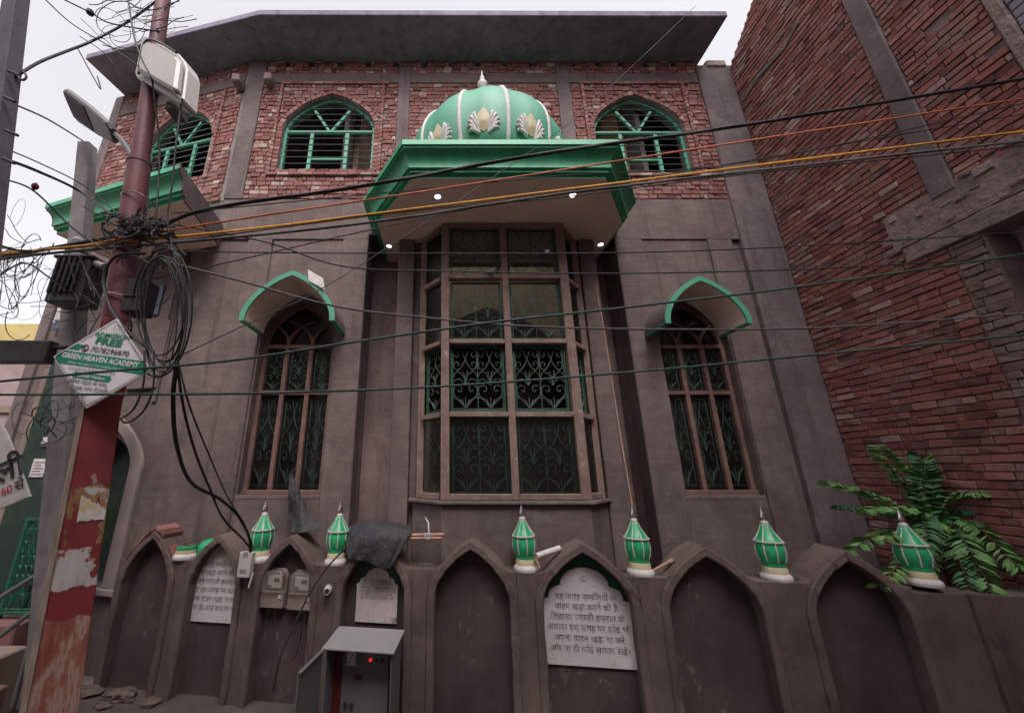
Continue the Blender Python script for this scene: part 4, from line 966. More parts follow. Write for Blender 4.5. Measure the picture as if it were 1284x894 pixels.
# tarpaulin and bits on the wall
def cloth(name, rows, mat, label, cat, thick=.006, amp=.02, seed=1):
    rng = random.Random(seed); n = max(len(r) for r in rows); g = []
    cur = [spline(r, 6) for r in rows]; cols = [spline([c[i] for c in cur], 5) for i in range(len(cur[0]))]
    vs = []; h = len(cols[0]); fs = []
    for i, c in enumerate(cols):
        for j, p in enumerate(c): vs.append(p + Vector((rng.uniform(-1, 1), rng.uniform(-1, 1), rng.uniform(-1, 1))) * amp * .4 + Vector((0, -1, .3)) * amp * math.sin(i * 1.1 + j * .7 + seed) * math.sin(j * .5 + i * .35))
    for i in range(len(cols) - 1):
        for j in range(h - 1): fs.append((i * h + j, (i + 1) * h + j, (i + 1) * h + j + 1, i * h + j + 1))
    mb = MB(); mb.raw(vs, fs); o = mb.build(name, mat, None, smooth=80)
    s = o.modifiers.new('thickness', 'SOLIDIFY'); s.thickness = thick
    b = o.modifiers.new('soft', 'SUBSURF'); b.levels = 2; b.render_levels = 2
    roughen(o, .0, .11, 0); o.modifiers['relief'].strength = .03; o.modifiers.remove(o.modifiers['dice'])
    return tag(o, label, cat)
def cz(u, v, d): p = atp(u, v, PC + CN * d, CN); return p
cloth('tarpaulin', [[cz(415, 664, -.42), cz(450, 660, -.42), cz(490, 660, -.4), cz(517, 663, -.3)],
                    [cz(428, 670, -.2), cz(455, 655, -.14), cz(490, 655, -.14), cz(518, 661, -.16)],
                    [cz(434, 688, -.02), cz(455, 674, .05), cz(492, 675, .06), cz(516, 669, -.02)],
                    [cz(437, 701, .045), cz(458, 703, .08), cz(487, 712, .10), cz(508, 679, .05)]], M['tarp'], 'crumpled black tarpaulin draped over the wall top beside a finial', 'tarpaulin', amp=.022, seed=3)
cloth('dark_rag', [[at(364, 595, 5.30), at(366, 593, 5.30), at(369, 597, 5.28)], [at(362, 622, 5.25), at(370, 622, 5.2), at(379, 625, 5.25)],
                   [at(363, 648, 5.25), at(375, 646, 5.16), at(390, 645, 5.2)], [at(366, 668, 5.1), at(382, 668, 4.98), at(402, 662, 5.0)]], M['tarp'], 'dark cloth strip hanging from the arched window down to the wall', 'cloth', amp=.02, seed=5)
mb = MB(); mb.tube([cz(500, 671, -.05), cz(557, 670, .02)], .017, 8); mb.tube([cz(505, 675, -.02), cz(554, 674.5, .04)], .014, 8)
mb.cur = 1
for k in range(5): q = cz(538 + random.uniform(-3, 3), 672, .02); mb.tube([q + Vector((.03 * math.cos(a), -.01, .03 * math.sin(a))) for a in [x * .7 for x in range(9)]], .005, 4, closed=True)
mb.tube([cz(538, 672, .03), cz(537, 655, .0), cz(533, 648, -.05)], [.006, .010, .004], 5)
tag(mb.build('stick_bundle', [M['stick'], M['white']], None, smooth=50), 'two brown sticks tied with white rag beside the tarpaulin', 'sticks')
mb = MB(); mb.tube([cz(673, 697, -.02), cz(702, 687, -.16)], .03, 10); tag(mb.build('plastic_pipe', M['paper'], None, smooth=50), 'short pale pipe lying on the wall beside the large plaque arch', 'pipe')
mb = MB(); mb.tube([cz(671, 698, -.02), cz(677, 712, .01)], .012, 8); tag(mb.build('wooden_peg', M['stick'], None, smooth=50), 'thin brown stick leaning by a finial under the pale pipe', 'stick')
mb = MB(); mb.tube([cz(818, 716, -.1), cz(841, 703, -.12)], .014, 8); mb.tube([cz(838, 705, -.12), cz(844, 702, -.12)], .022, 8); tag(mb.build('wooden_stick', M['stick'], None, smooth=50), 'light brown stick with a knobbed end lying right of a finial', 'stick')
mb = MB(); q = [at(386, 338, 4.80), at(405, 349, 4.78), at(407, 363, 4.78), at(387, 352, 4.80)]; mb.raw(q + [x + Vector((0, .012, 0)) for x in q], [(0, 1, 2, 3), (7, 6, 5, 4), (0, 4, 5, 1), (1, 5, 6, 2), (2, 6, 7, 3), (3, 7, 4, 0)]); tag(mb.build('paper_scrap', M['paper'], None), 'white card caught on the green rim of a window hood', 'card')
mb = MB(); mb.tube(spline([at(747, 356, 5.05), at(760, 430, 4.95), at(777, 540, 4.8), at(793, 634, 4.6), at(794, 650, 4.6)], 6), .0065, 6); tag(mb.build('conduit', M['stick'], None, smooth=50), 'thin pale conduit slanting down from the bay to a finial', 'conduit')
q = at(616, 341, 4.70); mb = MB()
pts = [q + Vector((-.05, 0, -.02)), q + Vector((-.02, 0, -.005)), q + Vector((.02, 0, .012)), q + Vector((.045, 0, .028)), q + Vector((.06, 0, .034))]
mb.tube(spline([q + Vector((-.15, 0, -.035)), q + Vector((-.07, 0, -.02)), q, q + Vector((.045, 0, .03)), q + Vector((.075, 0, .045))], 4), [.006, .007, .009, .012, .02, .032, .04, .045, .047, .045, .04, .036, .034, .034, .03, .024, .006], 10)
tag(mb.build('bird', M['grey_metal'], None, smooth=60), 'small grey bird perched on a wire before the bay window', 'bird')

# ------------------------------------------------------------------ plant at the right
def frond(mb, base, tip, droop, ll, mi, n=11):
    a, b = Vector(base), Vector(tip); mid = a.lerp(b, .5) + Vector((0, 0, droop)); P = spline([a, mid, b], n)
    mb.cur = 2; mb.tube(P, [.006 * (1 - i / len(P) * .7) for i in range(len(P))], 4); mb.cur = mi
    for i in range(3, len(P)):
        t = (P[i] - P[i - 1]).normalized(); sidev = t.cross(ZU)
        if sidev.length < .1: sidev = Vector((1, 0, 0))
        sidev.normalize(); f = i / len(P); sz = ll * (.65 + .5 * math.sin(f * math.pi)) * random.uniform(.85, 1.1)
        for sg in (-1, 1):
            d = (sidev * sg + t * .55 + Vector((0, 0, -.25 + random.uniform(-.15, .15)))).normalized(); w = d.cross(ZU).normalized() * sz * random.uniform(.10, .15) + Vector((0, 0, random.uniform(-.035, .03)))
            if random.random() < .06: continue
            r = P[i] + t * random.uniform(-.01, .01); up = Vector((0, 0, .012))
            v = [r, r + d * sz * .35 + w, r + d * sz * .7 + w * .75, r + d * sz + Vector((0, 0, -.012)), r + d * sz * .7 - w * .75, r + d * sz * .35 - w, r + d * sz * .4 + up, r + d * sz * .7 + up]
            mb.raw(v, [(0, 1, 6), (1, 2, 7, 6), (2, 3, 7), (3, 4, 7), (4, 5, 6, 7), (5, 0, 6)])
pl = empty('leafy_plant', (4.6, 4.6, 1.0), 'green feathery-leaved plant growing behind the wall at the brick building', 'plant')
mb = MB(); root = Vector((4.75, 4.75, .0)); j1 = at(1168, 668, 4.6); j2 = at(1195, 640, 4.5)
mb.tube(spline([root, root.lerp(j1, .6) + Vector((.05, 0, 0)), j1], 6), [.03 - .0012 * i for i in range(13)], 7); mb.tube(spline([root + Vector((.1, -.05, 0)), root.lerp(j2, .6), j2], 6), [.025 - .001 * i for i in range(13)], 7)
mb.build('stem', M['twig'], pl, smooth=50)
mb = MB()
FR_ = [((1165, 662), (1035, 604), 4.5, .10, .13, 0), ((1165, 655), (1100, 560), 4.5, .12, .14, 0), ((1168, 650), (1150, 560), 4.55, .05, .12, 1), ((1170, 650), (1188, 562), 4.5, .08, .13, 0), ((1165, 660), (1085, 640), 4.35, .12, .13, 0), ((1165, 668), (1065, 690), 4.3, .10, .13, 0),
       ((1170, 665), (1120, 640), 4.2, .10, .12, 0), ((1190, 645), (1284, 628), 4.1, .10, .14, 0), ((1192, 640), (1262, 590), 4.4, .08, .14, 1), ((1190, 650), (1278, 712), 3.95, .16, .14, 0), ((1188, 655), (1245, 742), 3.95, .16, .14, 0), ((1185, 655), (1215, 735), 4.05, .12, .13, 1),
       ((1192, 645), (1300, 672), 4.1, .12, .15, 1), ((1185, 640), (1225, 575), 4.5, .05, .12, 1), ((1165, 655), (1120, 590), 4.6, .05, .12, 1), ((1165, 660), (1130, 700), 4.3, .10, .11, 1), ((1195, 650), (1310, 740), 4.1, .14, .15, 1), ((1150, 655), (1050, 635), 4.55, .05, .12, 1), ((1180, 650), (1240, 640), 4.3, .1, .12, 1)]
rng = random.Random(31)
for k in range(15):
    FR_.append(((rng.uniform(1160, 1205), rng.uniform(640, 668)), (rng.uniform(1060, 1320), rng.uniform(565, 735)), rng.uniform(3.95, 4.6), rng.uniform(.03, .15), rng.uniform(.11, .15), rng.choice((0, 1, 3, 3))))
for (a, b), (c, d), Y, dr_, ll, mi in FR_: frond(mb, at(a, b, 4.5), at(c, d, Y), dr_, ll * 1.05, mi, 14)
mb.build('fronds', [M['leaf_mid'], M['leaf_dull'], M['twig'], M['leaf_pale']], pl, recalc=False)

# ------------------------------------------------------------------ poles
def bx(mb, p0, p1, w0, w1, xd, yd):
    """tapered rectangular shaft from p0 to p1; w=(half width, half depth)"""
    v = []
    for p, w in ((p0, w0), (p1, w1)):
        for a, b in ((-1, -1), (1, -1), (1, 1), (-1, 1)): v.append(p + xd * a * w[0] + yd * b * w[1])
    mb.raw(v, [(3, 2, 1, 0), (4, 5, 6, 7), (0, 1, 5, 4), (1, 2, 6, 5), (2, 3, 7, 6), (3, 0, 4, 7)])
YP = 2.55
pb = at(64, 885, YP); pm = at(145, 405, YP); ax = (pm - pb).normalized(); p0 = pb - ax * (pb.z / ax.z)
pole = empty('utility_pole', p0, 'leaning dark red power pole with peeling posters and an academy board', 'utility pole')
xd = Vector((.62, .785, 0)).normalized(); yd = Vector((-.785, .62, 0))
mb = MB(); bx(mb, p0, pm, (.115, .10), (.085, .085), xd, yd); shaft = mb.build('painted_shaft', M['pole_red'], pole, bevel=.008)
mb = MB(); xo = -xd * .118
for i in range(1):
    a0, a1 = p0 - xd * .1185, pm - xd * .0885
    v = [a0 - yd * .097, a0 + yd * .097, a1 + yd * .082, a1 - yd * .082]
    mb.raw(v + [q - xd * .004 for q in v], [(0, 1, 2, 3), (7, 6, 5, 4), (0, 4, 5, 1), (1, 5, 6, 2), (2, 6, 7, 3), (3, 7, 4, 0)])
mb.build('bare_side', M['pole_side'], shaft)
rng = random.Random(11); mb = MB()                         # torn posters: ragged paper sheets on the shaft's front
for zc, h, x0_, x1_ in ((2.20, .15, -.04, .088),):
    n = 26; t = (zc - p0.z) / (pm.z - p0.z); c = p0.lerp(pm, t); dd = .10 + (.085 - .10) * t + .003
    outl = []
    for i in range(n): outl.append((x0_ + (x1_ - x0_) * i / (n - 1), zc + h / 2 - .09 * i / n + rng.uniform(-.008, .008)))
    for i in range(n): outl.append((x1_ - (x1_ - x0_) * i / (n - 1), zc - h / 2 + rng.uniform(-.006, .006)))
    mb.prism(outl, 0, .0025, lambda s, d, z: c + xd * s - yd * (dd + d) + ax * ((z - zc)))
mb.build('torn_poster', M['torn'], shaft)
q1 = at(175, 205, YP); q2 = at(203, 10, YP); q3 = q2 + (q2 - q1) * .3
mb = MB(); mb.tube([pm - ax * .15, pm.lerp(q1, .5), q1], [.085, .082, .08], 20); mb.tube([q1 - ax * .02, q2, q3], [.068, .062, .06], 20)
for p, r in ((q1, .085), (pm, .094), (pm.lerp(q1, .45), .086)): mb.tube([p - ax * .02, p + ax * .02], r, 20)
mb.build('upper_tube', M['pole_tube'], pole, smooth=40)
mb = MB()
for p in (at(152, 375, YP), at(168, 285, YP), at(172, 250, YP)): mb.tube([p + Vector((.1 * math.cos(a), .1 * math.sin(a), .004 * math.sin(3 * a))) for a in [k * .42 for k in range(15)]], .006, 4, closed=True)
mb.build('tie_wire', M['steel'], pole, smooth=60)
mb = MB(); e = at(166, 372, YP - .1); mb.box(e.x - .01, e.x + .12, e.y - .06, e.y + .08, e.z - .14, e.z + .12); mb.box(e.x - .02, e.x + .13, e.y - .07, e.y + .0, e.z - .03, e.z - .015); mb.build('clamp_box', M['dark_metal'], pole, bevel=.01)

# academy board tied to the pole
Yb = 2.40
bt, br, bb, bl_ = at(147, 399, Yb), at(189, 464, Yb), at(108, 512, Yb), at(67, 447, Yb)
bc = (bt + br + bb + bl_) / 4
bo = empty('academy_board', bc, 'white and green diamond board for an academy tied to the red pole', 'signboard')
mb = MB(); bn = Vector((0, -1, 0)); v = [bt, br, bb, bl_]; mb.raw(v + [q - bn * .012 for q in v], [(0, 1, 2, 3), (7, 6, 5, 4), (0, 4, 5, 1), (1, 5, 6, 2), (2, 6, 7, 3), (3, 7, 4, 0)]); bd = mb.build('board_sheet', M['board'], bo)
hx = (br - bl_); W_ = hx.length; hx = hx.normalized(); hy = bn.cross(hx); hy = -hy if hy.z < 0 else hy
O = bl_.lerp(br, .5)
def bp(x, y, o=.002): return O + hx * x * W_ + hy * y * W_ + bn * o
upv = (bt - bb); 
def edge_x(y, sg):
    """x of the board's edge at board height y, measured along the reading direction"""
    pts = [((p - O).dot(hx) / W_, (p - O).dot(hy) / W_) for p in (bt, br, bb, bl_)]
    xs = []
    for (xa, ya), (xb, yb) in zip(pts, pts[1:] + pts[:1]):
        if min(ya, yb) <= y <= max(ya, yb) and abs(ya - yb) > 1e-6: xs.append(xa + (xb - xa) * (y - ya) / (yb - ya))
    return max(xs) if sg > 0 else min(xs)
mb = MB()
for ya, yb, k in ((.075, -.055, 1), ):
    ys = [ya + (yb - ya) * i / 6 for i in range(7)]
    mb.q([bp(edge_x(y, -1) + .012, y) for y in ys] + [bp(edge_x(y, 1) - .012, y) for y in ys[::-1]])
y0, y1 = .095, .155; mb.q([bp(edge_x(y0, -1) + .03, y0), bp(edge_x(y1, -1) + .03, y1), bp(-.25, y1), bp(-.28, y0)])
mb.q([bp(-.20 + .235 * 0 + x, y) for x, y in [(-.02, -.115), (.34, -.115), (.36, -.145), (.34, -.175), (-.02, -.175), (-.04, -.145)]])
mb.build('green_bands', M['print_green'], bd, recalc=False)
def bt_(t, size, x, y, mt, bold=.0, stretch=1.): return text(t, size * W_, M[mt], bp(x, y, 0), hx, hy, parent=bd, off=.0035, bold=bold, stretch=stretch)
obs = [bt_('ADMISSION', .060, .0, .265, 'print_green', .03, 1.15), bt_('FREE', .098, -.015, .185, 'print_green', .04, 1.35), bt_('7078296870', .078, .035, .098, 'print_black', .004, 1.02),
       bt_('GREEN HEAVEN ACADEMY', .072, -.025, .006, 'board', .03, .90), bt_('Under the aegis of The Helping Hands Society', .032, .0, -.043, 'board', .0, 1.1),
       bt_('CLASS NURSERY TO 8th', .045, -.06, -.102, 'print_grey', .0, 1.0), bt_('English Medium', .044, -.04, -.160, 'board', .02, 1.0),
       bt_('मोमन महल के पास,', .055, -.045, -.225, 'print_grey', .01), bt_('मोमन पुरा, नगर िदल्ली', .055, -.055, -.285, 'print_grey', .01), bt_('रामपुर', .055, -.07, -.345, 'print_grey', .01),
       bt_('A Team Work', .03, .06, .385, 'print_grey'), bt_('for Education', .03, .06, .352, 'print_grey'), bt_('and Care', .03, .05, .32, 'print_grey')]
join_meshes('lettering', obs, bd)
mb = MB()
pr_ = lambda cx_, cy_, r, n=14: [bp(cx_ + r * math.cos(a), cy_ + r * math.sin(a), .004) for a in [6.283 * k / n for k in range(n)]]
mb.tube(pr_(-.222, .128, .032), .003, 4, closed=True); mb.tube([bp(-.235, .14, .004), bp(-.23, .12, .004), bp(-.212, .113, .004)], .004, 4)
mb.tube(pr_(-.105, -.43, .022), .003, 4, closed=True); mb.tube([bp(-.125, -.44, .004), bp(-.115, -.475, .004), bp(-.09, -.44, .004)], .003, 4)
k = .945; cc_ = [bc.lerp(p, k) + bn * .003 for p in v]
mb.tube(cc_, .0018, 4, closed=True)
mb.build('outline_marks', M['print_black'], bd, recalc=False)

# white telecom box near the top of the red pole
o = empty('telecom_box', at(198, 82, 2.42), 'white rounded equipment box clamped high on the red pole', 'equipment box')
A0 = at(165, 92, 2.50); e1 = at(226, 128, 2.28) - A0; e2 = at(176, 40, 2.55) - A0; e2 = e2 - e1.normalized() * 0; nn = e1.cross(e2).normalized(); nn = -nn if nn.y > 0 else nn
def EB(s, d, z): return A0 + e1 * s + e2 * z + nn * d
rr = [(.05, 0), (.95, 0), (1, .08), (1.0, .72), (.93, .86), (.80, .95), (.1, 1.0), (0, .95), (0, .06)]
mb = MB(); mb.prism(rr, -.16, -.02, EB); b_ = mb.build('back_shell', M['plastic'], o, bevel=.012)
mb = MB(); mb.prism([(.22, .10), (.96, .10), (.985, .18), (.985, .70), (.90, .80), (.55, .84), (.32, .80), (.22, .62)], -.02, .05, EB); mb.build('front_cover', M['plastic'], o, bevel=.02)
mb = MB(); mb.tube(spline([EB(.2, .02, .05), EB(.2, .03, .55), EB(.3, .04, .82), EB(.55, .05, .88), EB(.92, .05, .84)], 5), .011, 6); mb.build('seal_strip', M['grey_cable'], o, smooth=60)
mb = MB(); q = EB(.5, -.15, .0); mb.box(q.x - .05, q.x + .05, q.y - .0, q.y + .16, q.z - .06, q.z + .02); mb.build('bracket', M['grey_metal'], o, bevel=.006); mb = MB(); mb.tube([EB(.9, .0, .1), EB(1.04, 0, .06)], .012, 6); mb.build('latch', M['grey_metal'], o)

# concrete pole with the street light
YS = 3.3
c0, c1 = at(80, 560, YS), at(110, 182, YS); a2 = (c1 - c0).normalized(); g0 = c0 - a2 * (c0.z / a2.z)
o = empty('concrete_pole', g0, 'grey concrete pole carrying a finned junction box behind the red pole', 'concrete pole')
mb = MB(); bx(mb, g0, c1, (.095, .085), (.068, .06), Vector((1, 0, 0)), Vector((0, 1, 0))); mb.build('shaft', M['pole_conc'], o, bevel=.012)
q = at(98, 355, YS - .2); mb = MB(); mb.box(q.x - .15, q.x + .16, q.y - .1, q.y + .1, q.z - .23, q.z + .20)
for k in range(5): x = q.x - .12 + .05 * k; mb.box(x, x + .018, q.y - .135, q.y - .1, q.z - .16, q.z + .19)
mb.box(q.x - .18, q.x + .18, q.y - .12, q.y + .1, q.z + .2, q.z + .23); mb.build('finned_box', M['dark_metal'], o, bevel=.012)
mb = MB(); q = at(96, 310, YS - .2); mb.lathe([(.02, 0), (.055, .02), (.06, .06), (.03, .10), (.005, .11)], q, 10); q = at(112, 328, YS - .25); mb.tube([q, q + Vector((.16, 0, -.06))], .035, 10); mb.build('insulators', M['pale_metal'], o, smooth=40)
l0, l1 = at(84, 130, 3.0), at(136, 167, 2.88); ld = (l1 - l0).normalized(); lw = Vector((0, -.8, .6)); lw = (lw - ld * lw.dot(ld)).normalized(); ln = lw.cross(ld); ln = ln if ln.z > 0 else -ln
o = empty('street_light', l1, 'flat grey street light head on a bent arm by the concrete pole', 'street light')
mb = MB(); hl = (l1 - l0).length
mb.prism([(0, -.08), (.03, -.13), (.1, -.155), (hl * .6, -.14), (hl, -.095), (hl + .05, -.05), (hl + .05, .05), (hl, .095), (hl * .6, .14), (.1, .155), (.03, .13), (0, .08)], 0, .06, lambda s, d, z: l0 + ld * s + lw * z + ln * d); mb.build('lamp_housing', M['grey_metal'], o, bevel=.015)
mb = MB(); mb.prism([(.05, -.115), (hl * .55, -.11), (hl * .55, .11), (.05, .115)], -.008, 0, lambda s, d, z: l0 + ld * s + lw * z + ln * d); mb.build('lens', M['pole_dark'], o, bevel=.003)
mb = MB(); mb.tube(spline([l1 - ld * .1 + ln * .03, l1 + ld * .15 + ln * .03, at(168, 200, 2.8), at(182, 235, 2.68), at(180, 270, 2.62)], 6), .024, 10); mb.build('arm', M['grey_metal'], o, smooth=50)

Yn = 1.9
f0, f1 = at(-12, 230, Yn), at(25, -30, Yn); a3 = (f1 - f0).normalized(); gg = f0 - a3 * (f0.z / a3.z)
o = empty('cement_pole', gg, 'dark weathered cement pole at the picture edge with iron spikes', 'concrete pole')
mb = MB(); bx(mb, gg, f1, (.075, .07), (.05, .05), Vector((1, 0, 0)), Vector((0, 1, 0))); mb.build('shaft', M['pole_dark'], o, bevel=.008)
mb = MB()
for u, v in ((22, 170), (19, 128), (24, 95), (18, 205)):
    p = at(u - 14, v - 6, Yn - .05); mb.tube([p, at(u, v, Yn - .05)], .010, 6)
mb.tube([at(28 + 5 * math.cos(a), 96 + 5 * math.sin(a), Yn - .05) for a in [k * .7 for k in range(9)]], .007, 5, closed=True)
mb.build('iron_spikes', M['pole_dark'], o, smooth=50)

# ------------------------------------------------------------------ cables
def wire(name, label, pts, r, mat, group='cables across the street', n=10, extend=True, cat='cable'):
    P = [at(u, v, y) for u, v, y in pts]
    if extend:
        d = (P[-1] - P[-2]).normalized()
        if d.x > .2 and P[-1].x < XR: P.append(P[-1] + d * ((XR + .02 - P[-1].x) / d.x))
    mb = MB(); mb.tube(spline(P, n), r, 6)
    return tag(mb.build(name, M[mat], None, smooth=60), label, cat, group)
wire('cable', 'thick black cable slanting up to the right across the canopy lip, topmost of them', [(-40, 330, 2.6), (100, 305, 2.55), (190, 287, 2.45), (240, 268, 2.5), (310, 254, 2.55), (452, 234, 2.55), (700, 190, 2.6), (935, 157, 2.6), (1284, 99, 2.5)], .0155, 'black')
wire('cable', 'orange-red cable running just below the thick black one', [(-30, 318, 2.5), (80, 311, 2.5), (150, 300, 2.45), (300, 275, 2.5), (560, 236, 2.5), (930, 178, 2.5), (1284, 124, 2.5)], .0075, 'orange')
wire('cable', 'yellow cable crossing below the orange-red one', [(-30, 322, 2.5), (60, 313, 2.45), (300, 289, 2.5), (520, 262, 2.5), (930, 210, 2.5), (1284, 165, 2.5)], .0095, 'yellow')
wire('cable', 'grey cable lying directly under the yellow one', [(-30, 330, 2.5), (60, 318, 2.45), (300, 297, 2.5), (480, 277, 2.5), (700, 244, 2.5), (940, 215, 2.5), (1284, 177, 2.5)], .0105, 'grey_cable')
wire('cable', 'thin black wire between the yellow and grey cables at the brick building', [(200, 306, 2.5), (520, 264, 2.55), (700, 248, 2.55), (940, 218, 2.55), (1284, 183, 2.6)], .005, 'black')
wire('cable', 'thin black wire between the orange-red and yellow cables', [(215, 268, 2.5), (450, 245, 2.55), (700, 221, 2.55), (940, 203, 2.5), (1284, 130, 2.55)], .0045, 'black')
wire('cable', 'thin diagonal wire rising over the canopy to the roof edge', [(205, 456, 2.5), (300, 411, 2.7), (400, 364, 3.0), (520, 288, 3.3), (700, 165, 3.8), (790, 86, 4.2), (872, 8, 4.63)], .0045, 'black', extend=False)
wire('cable', 'thin nearly level wire below the right downlights', [(205, 315, 2.5), (350, 317, 2.55), (560, 318, 2.6), (780, 317, 2.6), (1000, 309, 2.6), (1284, 291, 2.6)], .005, 'black')
wire('cable', 'black wire touching the tops of the two window hoods', [(185, 276, 2.5), (330, 303, 2.55), (430, 334, 2.55), (560, 340, 2.6), (760, 343, 2.6), (1000, 338, 2.6), (1284, 323, 2.6)], .0055, 'black')
wire('cable', 'thin wire climbing from the cable coil to the left downlight', [(180, 352, 2.45), (300, 326, 2.55), (430, 296, 2.6), (560, 268, 2.65), (690, 244, 2.7), (1284, 143, 2.7)], .0045, 'black')
wire('cable', 'thicker black wire sagging across the left hood and the middle panes', [(185, 322, 2.4), (300, 352, 2.5), (420, 384, 2.55), (530, 398, 2.6), (660, 409, 2.6), (830, 413, 2.6), (1030, 411, 2.6), (1284, 393, 2.6)], .0075, 'grey_cable')
wire('cable', 'dark green cable rising to the right across the window hood at the brick building', [(-20, 480, 2.35), (120, 467, 2.3), (290, 452, 2.35), (450, 428, 2.4), (620, 404, 2.45), (790, 385, 2.45), (1000, 360, 2.45), (1284, 319, 2.45)], .0085, 'greenwire')
wire('cable', 'green cable stretched across the lower panes, lowest of all the cables', [(-20, 495, 2.2), (150, 494.5, 2.2), (330, 493, 2.2), (560, 484, 2.25), (820, 464, 2.3), (1040, 443, 2.3), (1284, 420, 2.3)], .0075, 'greenwire')

rng = random.Random(4)
mb = MB()                                                    # coil of slack cable on the pole
for k in range(6):
    cx_, cy_ = 203 + rng.uniform(-4, 6), 392 + rng.uniform(-10, 6); ru, rv = rng.uniform(20, 46), rng.uniform(58, 84); y = 2.36 + rng.uniform(-.06, .06); ph = rng.uniform(-.15, .15)
    mb.tube([at(cx_ + ru * math.cos(a) + 12 * math.sin(a) * ph, cy_ + rv * math.sin(a) + ph * 60 * math.cos(a), y + .05 * math.sin(a)) for a in [6.2832 * i / 40 for i in range(40)]], rng.choice((.0042, .005, .0065)), 6, closed=True)
tag(mb.build('cable_coil', M['black'], None, smooth=60), 'coil of slack black cable hanging beside the academy board', 'cable coil')
def hang(label, pts, r, mat='black'):
    return wire('hanging_cable', label, pts, r, mat, 'cables hanging from the pole', extend=False)
hang('thick black cable dropping from the coil to the junction box in a long curve', [(222, 455, 2.4), (217, 500, 2.5), (222, 560, 2.8), (240, 605, 3.3), (275, 625, 3.8), (297, 645, 4.2), (312, 672, 4.5), (314, 692, 4.62)], .014)
hang('thinner black cable dropping beside the thick one to the junction box', [(222, 458, 2.4), (232, 520, 2.6), (246, 570, 3.0), (262, 610, 3.5), (280, 650, 4.1), (305, 676, 4.5), (316, 690, 4.65)], .010)
hang('thin black wire dropping between the two cables to the junction box', [(224, 455, 2.4), (238, 510, 2.5), (262, 570, 3.0), (285, 622, 3.7), (308, 660, 4.4), (318, 688, 4.62)], .006)
hang('black loop of cable hanging behind the lower corner of the academy board', [(181, 440, 2.32), (180, 480, 2.32), (168, 512, 2.35), (150, 526, 2.4)], .006)
hang('black cable looping past the right corner of the academy board', [(193, 440, 2.33), (192, 485, 2.33), (180, 515, 2.36), (160, 530, 2.4), (150, 524, 2.42)], .006)
hang('black cable curving down the left side of the red pole top', [(182, 318, 2.4), (145, 322, 2.4), (130, 350, 2.42), (140, 388, 2.42), (165, 420, 2.4), (190, 440, 2.38)], .010)
hang('black cable running straight down from the telecom box', [(228, 124, 2.35), (222, 170, 2.35), (216, 230, 2.38), (210, 272, 2.4), (214, 300, 2.4), (222, 345, 2.4), (212, 400, 2.38)], .007)
hang('black cable crossing the front of the telecom box', [(160, -5, 2.3), (168, 45, 2.22), (178, 75, 2.2), (190, 98, 2.2), (192, 110, 2.25), (200, 190, 2.4), (195, 280, 2.42)], .007)
for lab, pts, r in (('thick black cable drooping across the meters from the tarpaulin', [(430, 690, 4.55), (408, 714, 4.5), (388, 744, 4.42), (366, 790, 4.35), (352, 822, 4.3), (342, 868, 4.3)], .010), ('thin black wire hanging under the first meter', [(345, 762, 4.75), (344, 790, 4.74), (350, 826, 4.72), (364, 829, 4.7), (374, 812, 4.68), (380, 775, 4.66)], .005),
                    ('thin black wire running down left of the meters', [(338, 762, 4.75), (330, 790, 4.74), (324, 810, 4.74), (326, 840, 4.72), (330, 862, 4.7)], .004), ('thin black wire dropping from the second meter to the ground', [(381, 764, 4.68), (383, 790, 4.66), (387, 826, 4.6), (387, 880, 4.6)], .005)):
    wire('meter_cable', lab, pts, r, 'black', 'wires below the meters', extend=False)

def tangle(name, label, centre, ext, n, r, Y, seed, mat='black', loops=.5):
    """slack wire ends: some closed loops of various sizes, some long curves lying mostly level"""
    rng = random.Random(seed); mb = MB()
    for k in range(n):
        u, v = centre[0] + rng.gauss(0, .5) * ext[0], centre[1] + rng.gauss(0, .5) * ext[1]; y = Y + rng.uniform(-.08, .08); rr = r * rng.choice((.6, 1, 1.3))
        if rng.random() < loops:
            a0, ru, rv, tl = rng.uniform(0, 6.28), ext[0] * rng.uniform(.12, .5), ext[1] * rng.uniform(.25, .8), rng.uniform(-.6, .6)
            sw = rng.uniform(2.6, 6.0)
            mb.tube([at(u + ru * math.cos(a0 + sw * i / 20) + tl * rv * math.sin(a0 + sw * i / 20), v + rv * math.sin(a0 + sw * i / 20), y + .05 * math.sin(3.1 * i / 20 + k)) for i in range(21)], rr, 5)
        else:
            P = []; ang = rng.choice((0, math.pi)) + rng.gauss(-.1, .35); u -= math.cos(ang) * ext[0] * .5
            for i in range(5):
                P.append(at(u, v, y + rng.uniform(-.03, .03))); ang += rng.gauss(.0, .28); st = rng.uniform(.2, .42)
                u += math.cos(ang) * ext[0] * st; v += math.sin(ang) * ext[0] * st * .8 + 1.5 * (2 - i)*.6
            mb.tube(spline(P, 6), rr, 5)
    return tag(mb.build(name, M[mat], None, smooth=60), label, 'cable tangle')
tangle('cable_tangle', 'dense knot of cables tied round the red pole below the street light', (172, 288), (40, 16), 60, .0055, 2.42, 3, loops=.35)
tangle('cable_tangle', 'tangle of wires at the head of the red pole above the white box', (172, 22), (56, 28), 28, .0030, 2.45, 5, loops=.3)
tangle('cable_tangle', 'loose black wire ends sticking into the sky at the picture edge below the cement pole', (18, 340), (46, 48), 44, .0020, 2.3, 8, loops=.35)
tangle('cable_tangle', 'wires wrapped round the finned junction box', (98, 372), (40, 52), 26, .0035, 3.0, 9)
tangle('cable_tangle', 'drooping loops of black wire under the dark panel left of the academy board', (62, 520), (46, 34), 12, .0035, 2.8, 12, loops=.6)
